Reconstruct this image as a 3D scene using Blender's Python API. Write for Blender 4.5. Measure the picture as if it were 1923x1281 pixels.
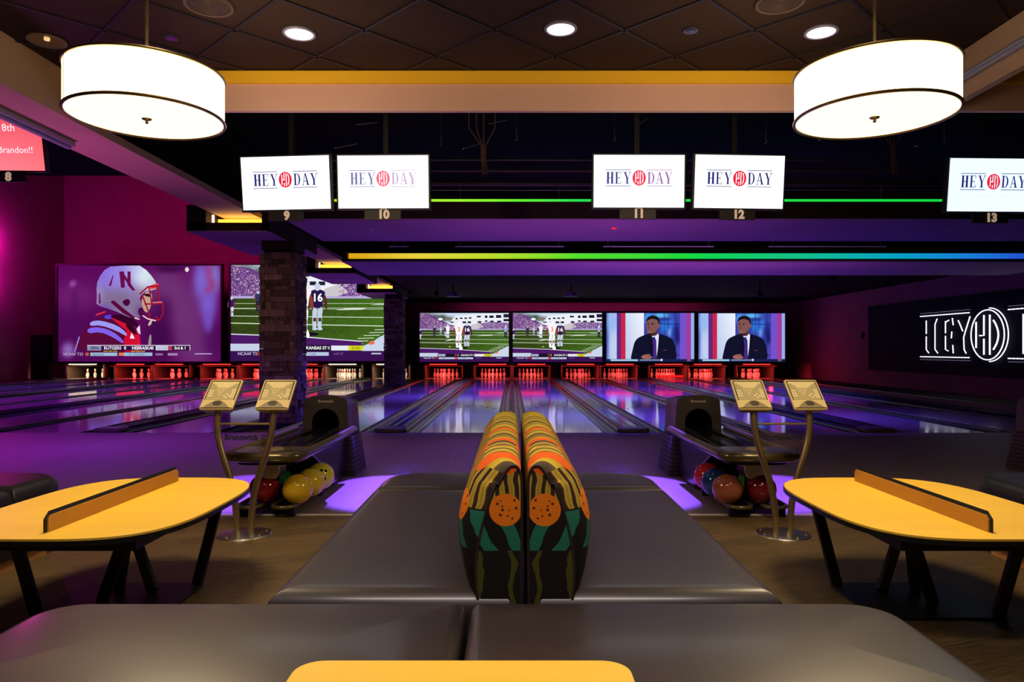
import bpy, bmesh, math, random
from mathutils import Vector, Matrix
random.seed(7)
for o in list(bpy.data.objects):
    bpy.data.objects.remove(o, do_unlink=True)
scene = bpy.context.scene
COL = scene.collection
PI = math.pi
EYE = 1.2            # camera height
F = 1340.0           # focal length in pixels of the 1923 px wide frame

# ------------------------------------------------------------------ camera, world, exposure
cam = bpy.data.cameras.new('camera')
cam.sensor_width = 36.0
cam.lens = F / 1923 * 36.0
cam.shift_y = 14.5 / 1923
cam.clip_start = 0.05
cam.clip_end = 200
cam_o = bpy.data.objects.new('camera', cam)
COL.objects.link(cam_o)
cam_o.location = (0, 0, EYE)
cam_o.rotation_euler = (PI / 2, 0, 0)
scene.camera = cam_o
world = bpy.data.worlds.new('world')
scene.world = world
world.use_nodes = True
world.node_tree.nodes['Background'].inputs[0].default_value = (0.25, 0.1, 0.35, 1)
world.node_tree.nodes['Background'].inputs[1].default_value = 0.004
scene.view_settings.view_transform = 'Standard'
scene.view_settings.look = 'None'
scene.view_settings.gamma = 1
scene.view_settings.exposure = 0.0
scene.cycles.max_bounces = 6
scene.cycles.sample_clamp_indirect = 3.0
scene.cycles.sample_clamp_direct = 12.0


def lamp(name, kind, loc, color, watts, size=0.1, rot=None, target=None, spot=None, blend=0.6, size_y=None, spread=None, spec=None):
    l = bpy.data.lights.new(name, kind)
    l.color = color
    l.energy = watts
    if kind == 'AREA':
        l.size = size
        if size_y:
            l.shape = 'RECTANGLE'
            l.size_y = size_y
        if spread:
            l.spread = math.radians(spread)
    else:
        l.shadow_soft_size = size
    if kind == 'SPOT':
        l.spot_size = math.radians(spot or 60)
        l.spot_blend = blend
    if spec is not None:
        l.specular_factor = spec
    o = bpy.data.objects.new(name, l)
    COL.objects.link(o)
    o.location = loc
    if target is not None:
        d = Vector(target) - Vector(loc)
        o.rotation_euler = d.to_track_quat('-Z', 'Y').to_euler()
    elif rot:
        o.rotation_euler = rot
    return o


WARM = (1.0, 0.78, 0.46)
UV = (0.10, 0.05, 1.0)
VIO = (0.30, 0.03, 1.0)
MAG = (1.0, 0.01, 0.62)
# warm downlights of the seating area (those in the frame and the row above the camera)
for x, y, w, a in ((-1.63, 5.5, 9, 46), (0.37, 5.42, 6, 46), (2.35, 5.46, 9, 46), (-1.62, 3.5, 34, 42), (1.68, 3.5, 34, 42), (-0.05, 0.9, 13, 34)):
    lamp('downlight_beam', 'SPOT', (x, y, 3.57), WARM, w, size=0.05, target=(x, y, 0), spot=a, blend=0.6)
# a line of shaded lamps over the camera
lamp('overhead_strip', 'AREA', (0.0, 1.3, 3.4), (1.0, 0.84, 0.78), 30, size=2.6, size_y=0.25, target=(0, 1.8, 0), spread=100, spec=4.0)
# black lights over the lanes
for x, y, w, c in ((-1.75, 12.4, 90, UV), (1.75, 12.4, 130, UV), (5.3, 12.4, 90, UV), (-5.2, 8.4, 70, VIO), (-9.0, 8.6, 42, VIO), (-13.5, 9.0, 40, VIO),
                   (-1.75, 17.6, 150, UV), (2.2, 17.6, 220, UV), (6.2, 17.6, 150, UV), (-8, 15.5, 170, VIO), (-14, 16, 200, VIO),
                   (-1.0, 21.0, 100, UV), (3.0, 21.0, 120, UV), (7.0, 21.0, 100, UV), (-8, 22, 110, UV), (-14, 22, 120, UV),
                   (0.0, 24.5, 40, UV), (5.0, 24.5, 40, UV)):
    z = 2.9 if x > -5 else (3.7 if y < 10 else 5.6)
    lamp('black_light', 'AREA', (x, y, z), c, w, size=0.5, target=(x, y + 0.4, 0), spread=100, spec=0.2)
# violet stage spots raking the floor beside the ball returns
for s in (-1, 1):
    lamp('approach_spot', 'SPOT', (s * 1.35, 9.0, 2.9), (0.20, 0.07, 1.0), 3600, size=0.02, target=(s * 1.10, 6.1, 0), spot=15.5, blend=0.3, spec=0.3)
    lamp('approach_spot', 'SPOT', (s * 3.3, 9.2, 2.9), (0.26, 0.07, 1.0), 1700, size=0.02, target=(s * 2.25, 6.1, 0), spot=15.5, blend=0.4, spec=0.3)
    lamp('return_glow', 'POINT', (s * 1.1, 7.2, 0.25), (0.1, 0.04, 1.0), 2.0, size=0.05)
lamp('approach_wash', 'SPOT', (0, 9.0, 2.9), (0.26, 0.08, 0.9), 240, size=0.1, target=(0, 8.2, 0), spot=95, blend=1, spec=0.2)
lamp('violet_bounce_fill', 'AREA', (-6.6, 7.0, 0.2), (0.75, 0.14, 0.8), 30, size=1.2, target=(-4.4, 6.8, 3.0), spread=80, spec=0)  # added fill under the side beam, in place of violet bounce from the floor
lamp('violet_bounce_fill', 'AREA', (1.0, 9.0, 0.02), (0.62, 0.13, 0.75), 36, size=3.0, size_y=0.5, target=(1.0, 10.4, 3.0), spread=110, spec=0)  # this and the next: added fill standing in for black light bounced upward
lamp('violet_bounce_fill', 'AREA', (3.5, 13.2, 0.06), (0.68, 0.14, 0.75), 60, size=6.0, size_y=0.5, target=(3.5, 15.4, 3.0), spread=110, spec=0)
# magenta washes on the left walls
lamp('magenta_wash', 'POINT', (-18.75, 26.1, 5.2), MAG, 120, size=0.1, spec=0)
lamp('magenta_wash', 'POINT', (-18.75, 26.1, 3.7), MAG, 50, size=0.1, spec=0)
lamp('magenta_wash', 'AREA', (-12.0, 20.0, 7.0), (1.0, 0.02, 0.30), 170, size=3, target=(-11, 29, 6.0), spread=110)
lamp('magenta_wash', 'AREA', (-5.4, 23.0, 1.2), (0.85, 0.08, 0.6), 14, size=0.6, target=(-4.6, 18, 3.1))
# dim violet and red on the far right walls
lamp('violet_wash', 'AREA', (8.6, 26.0, 3.0), (0.6, 0.08, 0.75), 7, size=0.8, target=(11.9, 27.5, 1.8))
lamp('red_wash', 'AREA', (9.8, 27.0, 0.4), (1.0, 0.02, 0.02), 6, size=0.5, target=(11.9, 25.5, 0.6))
lamp('back_wall_wash', 'AREA', (3.0, 29.6, 2.7), (0.9, 0.08, 0.35), 22, size=10, size_y=0.1, target=(3.0, 30.6, 3.0))


# ------------------------------------------------------------------ materials
def srgb(c):
    return tuple((v / 12.92 if v <= 0.04045 else ((v + 0.055) / 1.055) ** 2.4) for v in c[:3])


def mat(name, color=(0.5, 0.5, 0.5), rough=0.5, metal=0.0, emit=None, strength=1.0, spec=0.5, coat=0.0):
    m = bpy.data.materials.new(name)
    m.use_nodes = True
    b = m.node_tree.nodes['Principled BSDF']
    b.inputs['Base Color'].default_value = (*color, 1)
    b.inputs['Roughness'].default_value = rough
    b.inputs['Metallic'].default_value = metal
    b.inputs['Specular IOR Level'].default_value = spec
    b.inputs['Coat Weight'].default_value = coat
    b.inputs['Coat Roughness'].default_value = 0.05
    if emit:
        b.inputs['Emission Color'].default_value = (*emit, 1)
        b.inputs['Emission Strength'].default_value = strength
    return m


def N(m, t, **kw):
    n = m.node_tree.nodes.new(t)
    for k, v in kw.items():
        setattr(n, k, v)
    return n


def L(m, a, b):
    m.node_tree.links.new(a, b)


def bsdf(m):
    return m.node_tree.nodes['Principled BSDF']


def ramp(m, fac, stops, interp='LINEAR'):
    r = N(m, 'ShaderNodeValToRGB')
    r.color_ramp.interpolation = interp
    el = r.color_ramp.elements
    while len(el) < len(stops):
        el.new(0.5)
    for e, (p, c) in zip(el, stops):
        e.position = p
        e.color = (*c, 1)
    L(m, fac, r.inputs[0])
    return r.outputs[0]


def noise_mat(name, c1, c2, scale=5.0, rough=0.5, stretch=(1, 1, 1), bump=0.0, metal=0.0, rough2=None, spec=0.5, detail=4):
    m = mat(name, c1, rough, metal, spec=spec)
    tc = N(m, 'ShaderNodeTexCoord')
    mp = N(m, 'ShaderNodeMapping')
    mp.inputs['Scale'].default_value = stretch
    L(m, tc.outputs['Object'], mp.inputs[0])
    nz = N(m, 'ShaderNodeTexNoise')
    nz.inputs['Scale'].default_value = scale
    nz.inputs['Detail'].default_value = detail
    L(m, mp.outputs[0], nz.inputs['Vector'])
    L(m, ramp(m, nz.outputs[0], [(0.3, c1), (0.7, c2)]), bsdf(m).inputs['Base Color'])
    if bump:
        bp = N(m, 'ShaderNodeBump')
        bp.inputs['Strength'].default_value = bump
        bp.inputs['Distance'].default_value = 0.01
        L(m, nz.outputs[0], bp.inputs['Height'])
        L(m, bp.outputs[0], bsdf(m).inputs['Normal'])
    if rough2 is not None:
        mr = N(m, 'ShaderNodeMapRange')
        mr.inputs['To Min'].default_value = rough
        mr.inputs['To Max'].default_value = rough2
        L(m, nz.outputs[0], mr.inputs[0])
        L(m, mr.outputs[0], bsdf(m).inputs['Roughness'])
    return m


def plank_mat(name, cols, mortar, pw, pl, rough, rot=0.0, bump=0.05, spec=0.5, coat=0.0, grain=0.35):
    m = mat(name, cols[0], rough, spec=spec, coat=coat)
    tc = N(m, 'ShaderNodeTexCoord')
    mp = N(m, 'ShaderNodeMapping')
    mp.inputs['Rotation'].default_value = (0, 0, rot)
    L(m, tc.outputs['Object'], mp.inputs[0])
    br = N(m, 'ShaderNodeTexBrick')
    br.offset = 0.37
    br.inputs['Color1'].default_value = (*cols[0], 1)
    br.inputs['Color2'].default_value = (*cols[1], 1)
    br.inputs['Mortar'].default_value = (*mortar, 1)
    br.inputs['Scale'].default_value = 1.0
    br.inputs['Mortar Size'].default_value = 0.0015
    br.inputs['Brick Width'].default_value = pl
    br.inputs['Row Height'].default_value = pw
    L(m, mp.outputs[0], br.inputs['Vector'])
    nz = N(m, 'ShaderNodeTexNoise')
    nz.inputs['Scale'].default_value = 6
    nz.inputs['Detail'].default_value = 6
    mp2 = N(m, 'ShaderNodeMapping')
    mp2.inputs['Scale'].default_value = (1.0, 14, 1)
    L(m, mp.outputs[0], mp2.inputs[0])
    L(m, mp2.outputs[0], nz.inputs['Vector'])
    mx = N(m, 'ShaderNodeMix', data_type='RGBA', blend_type='MULTIPLY')
    mx.inputs[0].default_value = grain * 2
    L(m, br.outputs['Color'], mx.inputs[6])
    L(m, ramp(m, nz.outputs[0], [(0.3, (0.45, 0.45, 0.45)), (0.7, (1.15, 1.15, 1.15))]), mx.inputs[7])
    L(m, mx.outputs[2], bsdf(m).inputs['Base Color'])
    if bump:
        bp = N(m, 'ShaderNodeBump')
        bp.inputs['Strength'].default_value = bump
        bp.inputs['Distance'].default_value = 0.005
        L(m, nz.outputs[0], bp.inputs['Height'])
        L(m, bp.outputs[0], bsdf(m).inputs['Normal'])
    return m


M = {}
M['black'] = mat('matte_black', (0.004, 0.004, 0.005), 0.9, spec=0.1)
M['black_paint'] = noise_mat('black_ceiling_paint', (0.006, 0.006, 0.008), (0.012, 0.011, 0.014), 3, 0.9, spec=0.1)
M['gloss_black'] = mat('gloss_black', (0.01, 0.01, 0.012), 0.15)
M['soft_black'] = mat('black_powder_coat', (0.008, 0.008, 0.009), 0.45, spec=0.3)
M['tan_paint'] = noise_mat('tan_soffit_paint', (0.66, 0.41, 0.35), (0.70, 0.44, 0.38), 2, 0.75, spec=0.2)
M['yellow_paint'] = mat('ochre_trim_paint', (0.95, 0.56, 0.03), 0.7, spec=0.2)
M['brown_paint'] = noise_mat('brown_beam_paint', (0.52, 0.36, 0.22), (0.56, 0.39, 0.24), 2, 0.75, spec=0.2)
M['lav_paint'] = noise_mat('lavender_soffit_paint', (0.36, 0.25, 0.36), (0.42, 0.29, 0.42), 1.2, 0.8, spec=0.2)
M['plum_paint'] = noise_mat('plum_wall_paint', (0.25, 0.09, 0.16), (0.29, 0.11, 0.18), 1.5, 0.85, spec=0.2)
M['ledge_paint'] = mat('dark_brown_ledge_paint', (0.035, 0.022, 0.018), 0.8, spec=0.2)
M['approach'] = plank_mat('approach_maple', ((0.21, 0.155, 0.125), (0.25, 0.185, 0.15)), (0.30, 0.19, 0.11), 0.03, 1.1, 0.5, rot=PI / 2, bump=0.02, grain=0.2)
M['floor'] = plank_mat('seating_vinyl_plank', ((0.105, 0.064, 0.020), (0.16, 0.098, 0.032)), (0.03, 0.02, 0.012), 0.15, 1.1, 0.55, rot=-0.35, bump=0.15, grain=0.5)
M['lane'] = plank_mat('oiled_lane', ((0.36, 0.26, 0.24), (0.42, 0.31, 0.28)), (0.28, 0.2, 0.18), 0.027, 30, 0.08, rot=PI / 2, bump=0.008, coat=0.0, grain=0.08, spec=0.6)
M['gutter'] = noise_mat('gutter_plastic', (0.012, 0.012, 0.018), (0.025, 0.025, 0.03), 3, 0.16, rough2=0.28, spec=0.45)
M['divider'] = noise_mat('divider_metal', (0.03, 0.03, 0.04), (0.06, 0.06, 0.075), 2, 0.16, rough2=0.3, spec=0.5)
M['cap'] = mat('divider_cap_plastic', (0.10, 0.065, 0.06), 0.35)
M['strip'] = mat('brushed_aluminium', (0.85, 0.78, 0.66), 0.35, metal=0.2)
M['leather'] = noise_mat('brown_leatherette', (0.022, 0.0135, 0.0125), (0.030, 0.0185, 0.017), 3.5, 0.42, rough2=0.5, bump=0.05, spec=0.4)
bsdf(M['leather']).inputs['Coat Weight'].default_value = 0.4
bsdf(M['leather']).inputs['Coat Roughness'].default_value = 0.2
M['shaded_leather'] = noise_mat('shaded_leatherette', (0.010, 0.010, 0.012), (0.015, 0.014, 0.017), 3.5, 0.4, bump=0.05, spec=0.4)  # darker copy of the leatherette, shade on the neighbour benches put into its colour
M['table'] = noise_mat('honey_maple_laminate', (0.86, 0.52, 0.045), (0.92, 0.57, 0.055), 3.0, 0.42, stretch=(0.6, 6, 1), spec=0.35)
M['rail'] = noise_mat('amber_rail_laminate', (0.50, 0.24, 0.035), (0.58, 0.29, 0.045), 3.0, 0.45, stretch=(6, 0.6, 1), spec=0.3)
M['bronze'] = mat('bronze_metal', (0.42, 0.32, 0.17), 0.3, metal=0.9)
M['gold_plastic'] = mat('gold_lacquered_rim', (0.15, 0.115, 0.06), 0.24, metal=0.5)
M['steel'] = mat('satin_steel', (0.6, 0.56, 0.48), 0.3, metal=1.0)
M['cream_plastic'] = mat('cream_plastic', (0.60, 0.47, 0.22), 0.4)
M['key_panel'] = mat('keypad_membrane', (0.40, 0.33, 0.17), 0.45)
M['key'] = mat('pale_key_print', (0.80, 0.68, 0.38), 0.45)
M['olive_plastic'] = mat('olive_grey_plastic', (0.22, 0.17, 0.09), 0.45)
M['hood'] = noise_mat('taupe_hood_plastic', (0.045, 0.032, 0.03), (0.06, 0.042, 0.038), 4, 0.4)
M['hood_print'] = mat('pale_print', (0.62, 0.5, 0.42), 0.5)
M['track'] = mat('return_track_plastic', (0.012, 0.011, 0.014), 0.1, spec=0.5)
M['pin'] = mat('pin_white', (0.85, 0.83, 0.8), 0.3)
M['deck_side'] = mat('kickback_plastic', (0.04, 0.02, 0.012), 0.6)
M['rod'] = mat('brass_rod', (0.5, 0.38, 0.2), 0.35, metal=1.0)
M['screen_frame'] = mat('black_screen_frame', (0.006, 0.006, 0.008), 0.5)
M['plate'] = mat('number_plate_black', (0.02, 0.016, 0.018), 0.5)
M['numeral'] = mat('cream_numeral', (0.75, 0.62, 0.45), 0.5, emit=(0.75, 0.52, 0.35), strength=0.45)
M['dark_print'] = mat('dark_navy_print', (0.01, 0.01, 0.03), 0.5)
M['cable'] = mat('tan_cable', (0.10, 0.05, 0.025), 0.6)
M['pipe'] = mat('dark_pipe', (0.03, 0.022, 0.02), 0.5)
M['pipe_green'] = mat('unpainted_conduit', (0.3, 0.32, 0.3), 0.4, metal=0.6)
M['rail_metal'] = mat('grey_anodised_rail', (0.42, 0.44, 0.5), 0.4, metal=0.5)
M['stitch'] = mat('seam_welt', (0.03, 0.02, 0.018), 0.5)
M['wood_plinth'] = mat('orange_oak_plinth', (0.55, 0.25, 0.08), 0.5)
M['neon'] = mat('white_neon', (1, 1, 1), 0.5, emit=(0.95, 0.93, 1.0), strength=1.25)
M['neon_dim'] = mat('dim_neon', (0.5, 0.5, 0.6), 0.5, emit=(0.55, 0.55, 0.75), strength=0.2)
M['sign_face'] = noise_mat('navy_sign_face', (0.004, 0.006, 0.02), (0.008, 0.010, 0.03), 1.0, 0.75, spec=0.1)
M['uvlens'] = mat('violet_lens', (0.3, 0.05, 0.8), 0.4, emit=(0.5, 0.08, 1.0), strength=3.0)
M['lens_on'] = mat('lit_downlight_lens', (1, 1, 1), 0.5, emit=(1.0, 0.86, 0.62), strength=6)
M['lens_off'] = mat('unlit_reflector', (0.5, 0.45, 0.42), 0.15, metal=1.0)
M['red_tube'] = mat('red_neon_tube', (0.8, 0.02, 0.02), 0.4, emit=(1.0, 0.03, 0.02), strength=3.2)
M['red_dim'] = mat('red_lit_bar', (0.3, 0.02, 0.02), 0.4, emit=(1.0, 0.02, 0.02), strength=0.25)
M['white_tube'] = mat('white_deck_tube', (1, 0.9, 0.7), 0.4, emit=(1.0, 0.80, 0.5), strength=5)
M['amber_cove_glow'] = mat('amber_cove_glow', (1, 0.6, 0.1), 0.4, emit=(1.0, 0.46, 0.04), strength=1.6)
M['white_led'] = mat('warm_white_led', (1, 0.9, 0.6), 0.4, emit=(1.0, 0.85, 0.45), strength=4)

# pendant shade: linen that glows
m = mat('glowing_linen', (0.9, 0.85, 0.7), 0.8, emit=(1.0, 0.76, 0.44), strength=6.0)
M['linen'] = m
M['diffuser'] = mat('glowing_diffuser', (0.9, 0.85, 0.7), 0.6, emit=(1.0, 0.88, 0.64), strength=1.45)

# ceiling tiles (grid turned 45 degrees)
m = noise_mat('ceiling_tile_paint', (0.034, 0.018, 0.011), (0.044, 0.024, 0.015), 30, 0.85, bump=0.1, spec=0.2)
M['tile'] = m


def led_mat(name, stops, x0, x1, strength):
    m = mat(name, (0.3, 0.3, 0.3), 0.5)
    tc = N(m, 'ShaderNodeTexCoord')
    sp = N(m, 'ShaderNodeSeparateXYZ')
    L(m, tc.outputs['Object'], sp.inputs[0])
    mr = N(m, 'ShaderNodeMapRange')
    mr.inputs['From Min'].default_value = x0
    mr.inputs['From Max'].default_value = x1
    L(m, sp.outputs[0], mr.inputs[0])
    L(m, ramp(m, mr.outputs[0], stops), bsdf(m).inputs['Emission Color'])
    bsdf(m).inputs['Emission Strength'].default_value = strength
    return m


def pic_mat(name, strength):
    m = bpy.data.materials.new(name)
    m.use_nodes = True
    nt = m.node_tree
    nt.nodes.clear()
    a = nt.nodes.new('ShaderNodeAttribute')
    a.attribute_name = 'Col'
    e = nt.nodes.new('ShaderNodeEmission')
    e.inputs[1].default_value = strength
    o = nt.nodes.new('ShaderNodeOutputMaterial')
    nt.links.new(a.outputs[0], e.inputs[0])
    nt.links.new(e.outputs[0], o.inputs[0])
    return m


M['pic'] = pic_mat('projected_picture', 1.0)
M['pic_monitor'] = pic_mat('monitor_picture', 1.35)

m = bpy.data.materials.new('clear_acrylic')
m.use_nodes = True
nt = m.node_tree
nt.nodes.clear()
tr = nt.nodes.new('ShaderNodeBsdfTransparent')
gl = nt.nodes.new('ShaderNodeBsdfGlossy')
gl.inputs['Roughness'].default_value = 0.05
mx = nt.nodes.new('ShaderNodeMixShader')
mx.inputs[0].default_value = 0.02
out = nt.nodes.new('ShaderNodeOutputMaterial')
nt.links.new(tr.outputs[0], mx.inputs[1])
nt.links.new(gl.outputs[0], mx.inputs[2])
nt.links.new(mx.outputs[0], out.inputs[0])
M['acrylic'] = m

# stone veneer
m = mat('ledgestone', (0.2, 0.13, 0.08), 0.85, spec=0.2)
at = N(m, 'ShaderNodeAttribute')
at.attribute_name = 'Col'
nz = N(m, 'ShaderNodeTexNoise')
nz.inputs['Scale'].default_value = 14
nz.inputs['Detail'].default_value = 6
mx = N(m, 'ShaderNodeMix', data_type='RGBA', blend_type='MULTIPLY')
mx.inputs[0].default_value = 0.8
L(m, at.outputs[0], mx.inputs[6])
L(m, ramp(m, nz.outputs[0], [(0.3, (0.5, 0.5, 0.5)), (0.7, (1.2, 1.2, 1.2))]), mx.inputs[7])
L(m, mx.outputs[2], bsdf(m).inputs['Base Color'])
bp = N(m, 'ShaderNodeBump')
bp.inputs['Strength'].default_value = 0.6
bp.inputs['Distance'].default_value = 0.02
L(m, nz.outputs[0], bp.inputs['Height'])
L(m, bp.outputs[0], bsdf(m).inputs['Normal'])
M['stone'] = m


# ------------------------------------------------------------------ object helpers
def tag(o, label, cat, group=None, kind=None):
    o['label'] = label
    o['category'] = cat
    if group:
        o['group'] = group
    if kind:
        o['kind'] = kind
    return o


def thing(name, label, cat, loc=(0, 0, 0), rotz=0.0, group=None):
    o = bpy.data.objects.new(name, None)
    COL.objects.link(o)
    o.location = loc
    o.rotation_euler = (0, 0, rotz)
    o.empty_display_size = 0.1
    return tag(o, label, cat, group)


def link(name, me, parent=None, loc=(0, 0, 0), rot=None):
    o = bpy.data.objects.new(name, me)
    COL.objects.link(o)
    if parent:
        o.parent = parent
    o.location = loc
    if rot:
        o.rotation_euler = rot
    return o


def obj(name, bm, mats, parent=None, smooth=False, loc=(0, 0, 0), rot=None, bevel=0.0, seg=2):
    bmesh.ops.recalc_face_normals(bm, faces=bm.faces)
    me = bpy.data.meshes.new(name)
    if smooth:
        for f in bm.faces:
            f.smooth = True
        for e in bm.edges:
            if len(e.link_faces) == 2 and e.calc_face_angle(0) > 0.7:
                e.smooth = False
    bm.to_mesh(me)
    bm.free()
    for mm in (mats if isinstance(mats, (list, tuple)) else [mats]):
        me.materials.append(mm)
    o = link(name, me, parent, loc, rot)
    if bevel:
        b = o.modifiers.new('bevel', 'BEVEL')
        b.width = bevel
        b.segments = seg
        b.limit_method = 'ANGLE'
    return o


def struct(name, bm, mats, label=None, **kw):
    o = obj(name, bm, mats, **kw)
    o['kind'] = 'structure'
    if label:
        o['label'] = label
    return o


def new():
    return bmesh.new()


def box(bm, x0, x1, y0, y1, z0, z1, mi=0):
    v = [bm.verts.new(p) for p in ((x0, y0, z0), (x1, y0, z0), (x1, y1, z0), (x0, y1, z0), (x0, y0, z1), (x1, y0, z1), (x1, y1, z1), (x0, y1, z1))]
    fs = []
    for q in ((3, 2, 1, 0), (4, 5, 6, 7), (0, 1, 5, 4), (1, 2, 6, 5), (2, 3, 7, 6), (3, 0, 4, 7)):
        f = bm.faces.new([v[i] for i in q])
        f.material_index = mi
        fs.append(f)
    return fs


def xbox(bm, mtx, sx, sy, sz, mi=0):
    v = [bm.verts.new(mtx @ Vector((a * sx / 2, b * sy / 2, c * sz / 2))) for a, b, c in ((-1, -1, -1), (1, -1, -1), (1, 1, -1), (-1, 1, -1), (-1, -1, 1), (1, -1, 1), (1, 1, 1), (-1, 1, 1))]
    for q in ((3, 2, 1, 0), (4, 5, 6, 7), (0, 1, 5, 4), (1, 2, 6, 5), (2, 3, 7, 6), (3, 0, 4, 7)):
        f = bm.faces.new([v[i] for i in q])
        f.material_index = mi


def bar(bm, p0, p1, w, d, mi=0, up=(0, 0, 1)):
    """rectangular bar between two points"""
    p0, p1 = Vector(p0), Vector(p1)
    z = (p1 - p0).normalized()
    x = Vector(up).cross(z)
    if x.length < 1e-4:
        x = Vector((1, 0, 0))
    x.normalize()
    y = z.cross(x)
    m4 = Matrix((x, y, z)).transposed().to_4x4()
    m4.translation = (p0 + p1) / 2
    xbox(bm, m4, w, d, (p1 - p0).length, mi)


def tube(bm, pts, r, seg=12, closed=False, mi=0, ry=None):
    pts = [Vector(p) for p in pts]
    n = len(pts)
    rings = []
    prev = None
    for i, p in enumerate(pts):
        a = pts[(i - 1) % n] if (closed or i > 0) else p
        b = pts[(i + 1) % n] if (closed or i < n - 1) else p
        t = (b - a).normalized()
        if prev is None:
            x = Vector((0, 0, 1)).cross(t)
            if x.length < 1e-3:
                x = Vector((1, 0, 0)).cross(t)
        else:
            x = prev - t * prev.dot(t)
        x.normalize()
        prev = x
        y = t.cross(x)
        rr = r[i] if isinstance(r, (list, tuple)) else r
        rings.append([bm.verts.new(p + x * rr * math.cos(2 * PI * k / seg) + y * (ry or rr) * math.sin(2 * PI * k / seg)) for k in range(seg)])
    m_ = n if closed else n - 1
    for i in range(m_):
        A, B = rings[i], rings[(i + 1) % n]
        for k in range(seg):
            f = bm.faces.new((A[k], A[(k + 1) % seg], B[(k + 1) % seg], B[k]))
            f.material_index = mi
    if not closed:
        bm.faces.new(rings[0][::-1]).material_index = mi
        bm.faces.new(rings[-1]).material_index = mi


def lathe(bm, prof, c=(0, 0, 0), seg=32, mi=0):
    """prof: list of (r, z); r = 0 allowed at the ends"""
    rings = []
    for r, z in prof:
        if r < 1e-6:
            rings.append([bm.verts.new((c[0], c[1], c[2] + z))])
        else:
            rings.append([bm.verts.new((c[0] + r * math.cos(2 * PI * k / seg), c[1] + r * math.sin(2 * PI * k / seg), c[2] + z)) for k in range(seg)])
    for A, B in zip(rings, rings[1:]):
        for k in range(seg):
            k2 = (k + 1) % seg
            if len(A) == 1 and len(B) == 1:
                continue
            if len(A) == 1:
                f = bm.faces.new((A[0], B[k], B[k2]))
            elif len(B) == 1:
                f = bm.faces.new((A[k], A[k2], B[0]))
            else:
                f = bm.faces.new((A[k], A[k2], B[k2], B[k]))
            f.material_index = mi


def prism(bm, pts, z0, z1, mi=0, axis='z'):
    """closed polygon extruded along an axis; pts in the other two coordinates"""
    def P(a, b, c):
        return {'z': (a, b, c), 'y': (a, c, b), 'x': (c, a, b)}[axis]
    A = [bm.verts.new(P(a, b, z0)) for a, b in pts]
    B = [bm.verts.new(P(a, b, z1)) for a, b in pts]
    n = len(pts)
    for q in [A[::-1], B] + [[A[i], A[(i + 1) % n], B[(i + 1) % n], B[i]] for i in range(n)]:
        bm.faces.new(q).material_index = mi


def rrect(x0, x1, y0, y1, r, seg=8):
    """rounded rectangle; r = (lower left, lower right, upper right, upper left)"""
    if not isinstance(r, (tuple, list)):
        r = (r,) * 4
    out = []
    for (cx, cy, sx, sy, a0, rr) in ((x0, y0, 1, 1, PI, r[0]), (x1, y0, -1, 1, 1.5 * PI, r[1]), (x1, y1, -1, -1, 0, r[2]), (x0, y1, 1, -1, 0.5 * PI, r[3])):
        rr = max(rr, 0.002)
        for k in range(seg + 1):
            a = a0 + 0.5 * PI * k / seg
            out.append((cx + sx * rr + rr * math.cos(a), cy + sy * rr + rr * math.sin(a)))
    return out


def cushion(bm, x0, x1, y0, y1, z0, z1, rc, re, crown=0.02, seg=8):
    """upholstered pad with rolled edges and a slight crown"""
    if not isinstance(rc, (tuple, list)):
        rc = (rc,) * 4
    rings = []

    def ring(ins, z):
        rings.append([bm.verts.new((a, b, z)) for a, b in rrect(x0 + ins, x1 - ins, y0 + ins, y1 - ins, [max(q - ins, 0.004) for q in rc], seg)])
    ring(re * 0.25, z0)
    ring(0, z0 + re * 0.25)
    n = 7
    for k in range(n + 1):
        a = 0.5 * PI * k / n
        ring(re * (1 - math.cos(a)), z1 - re + re * math.sin(a) - crown)
    half = min(x1 - x0, y1 - y0) / 2
    for t in (0.12, 0.28, 0.5, 0.75, 0.97):
        ins = re + (half - re) * t
        ring(ins, z1 - crown + crown * math.sin(0.5 * PI * t))
    for A, B in zip(rings, rings[1:]):
        for k in range(len(A)):
            k2 = (k + 1) % len(A)
            bm.faces.new((A[k], A[k2], B[k2], B[k]))
    bm.faces.new(rings[0][::-1])
    bm.faces.new(rings[-1])


def text_mesh(s, size, depth=0.0, font_shear=0.0, align='CENTER', offset=0.0):
    cu = bpy.data.curves.new('lettering', 'FONT')
    cu.body = s
    cu.size = size
    cu.align_x = align
    cu.align_y = 'CENTER'
    cu.extrude = depth
    cu.shear = font_shear
    cu.offset = offset
    cu.resolution_u = 3
    o = bpy.data.objects.new('lettering', cu)
    COL.objects.link(o)
    dg = bpy.context.evaluated_depsgraph_get()
    me = bpy.data.meshes.new_from_object(o.evaluated_get(dg))
    bpy.data.objects.remove(o, do_unlink=True)
    bpy.data.curves.remove(cu)
    return me


def text(name, s, size, material, parent, loc, rot=(PI / 2, 0, 0), depth=0.002, shear=0.0, offset=0.0):
    me = text_mesh(s, size, depth, shear, offset=offset)
    me.materials.clear()
    me.materials.append(material)
    return link(name, me, parent, loc, rot)


def copy_tree(o, parent=None):
    c = o.copy()
    COL.objects.link(c)
    c.parent = parent
    for ch in list(o.children):
        copy_tree(ch, c)
    return c


def dup(o, loc, label, group=None, rotz=None):
    c = copy_tree(o)
    c.location = loc
    if rotz is not None:
        c.rotation_euler = (0, 0, rotz)
    c['label'] = label
    if group:
        c['group'] = group
    return c


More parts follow.
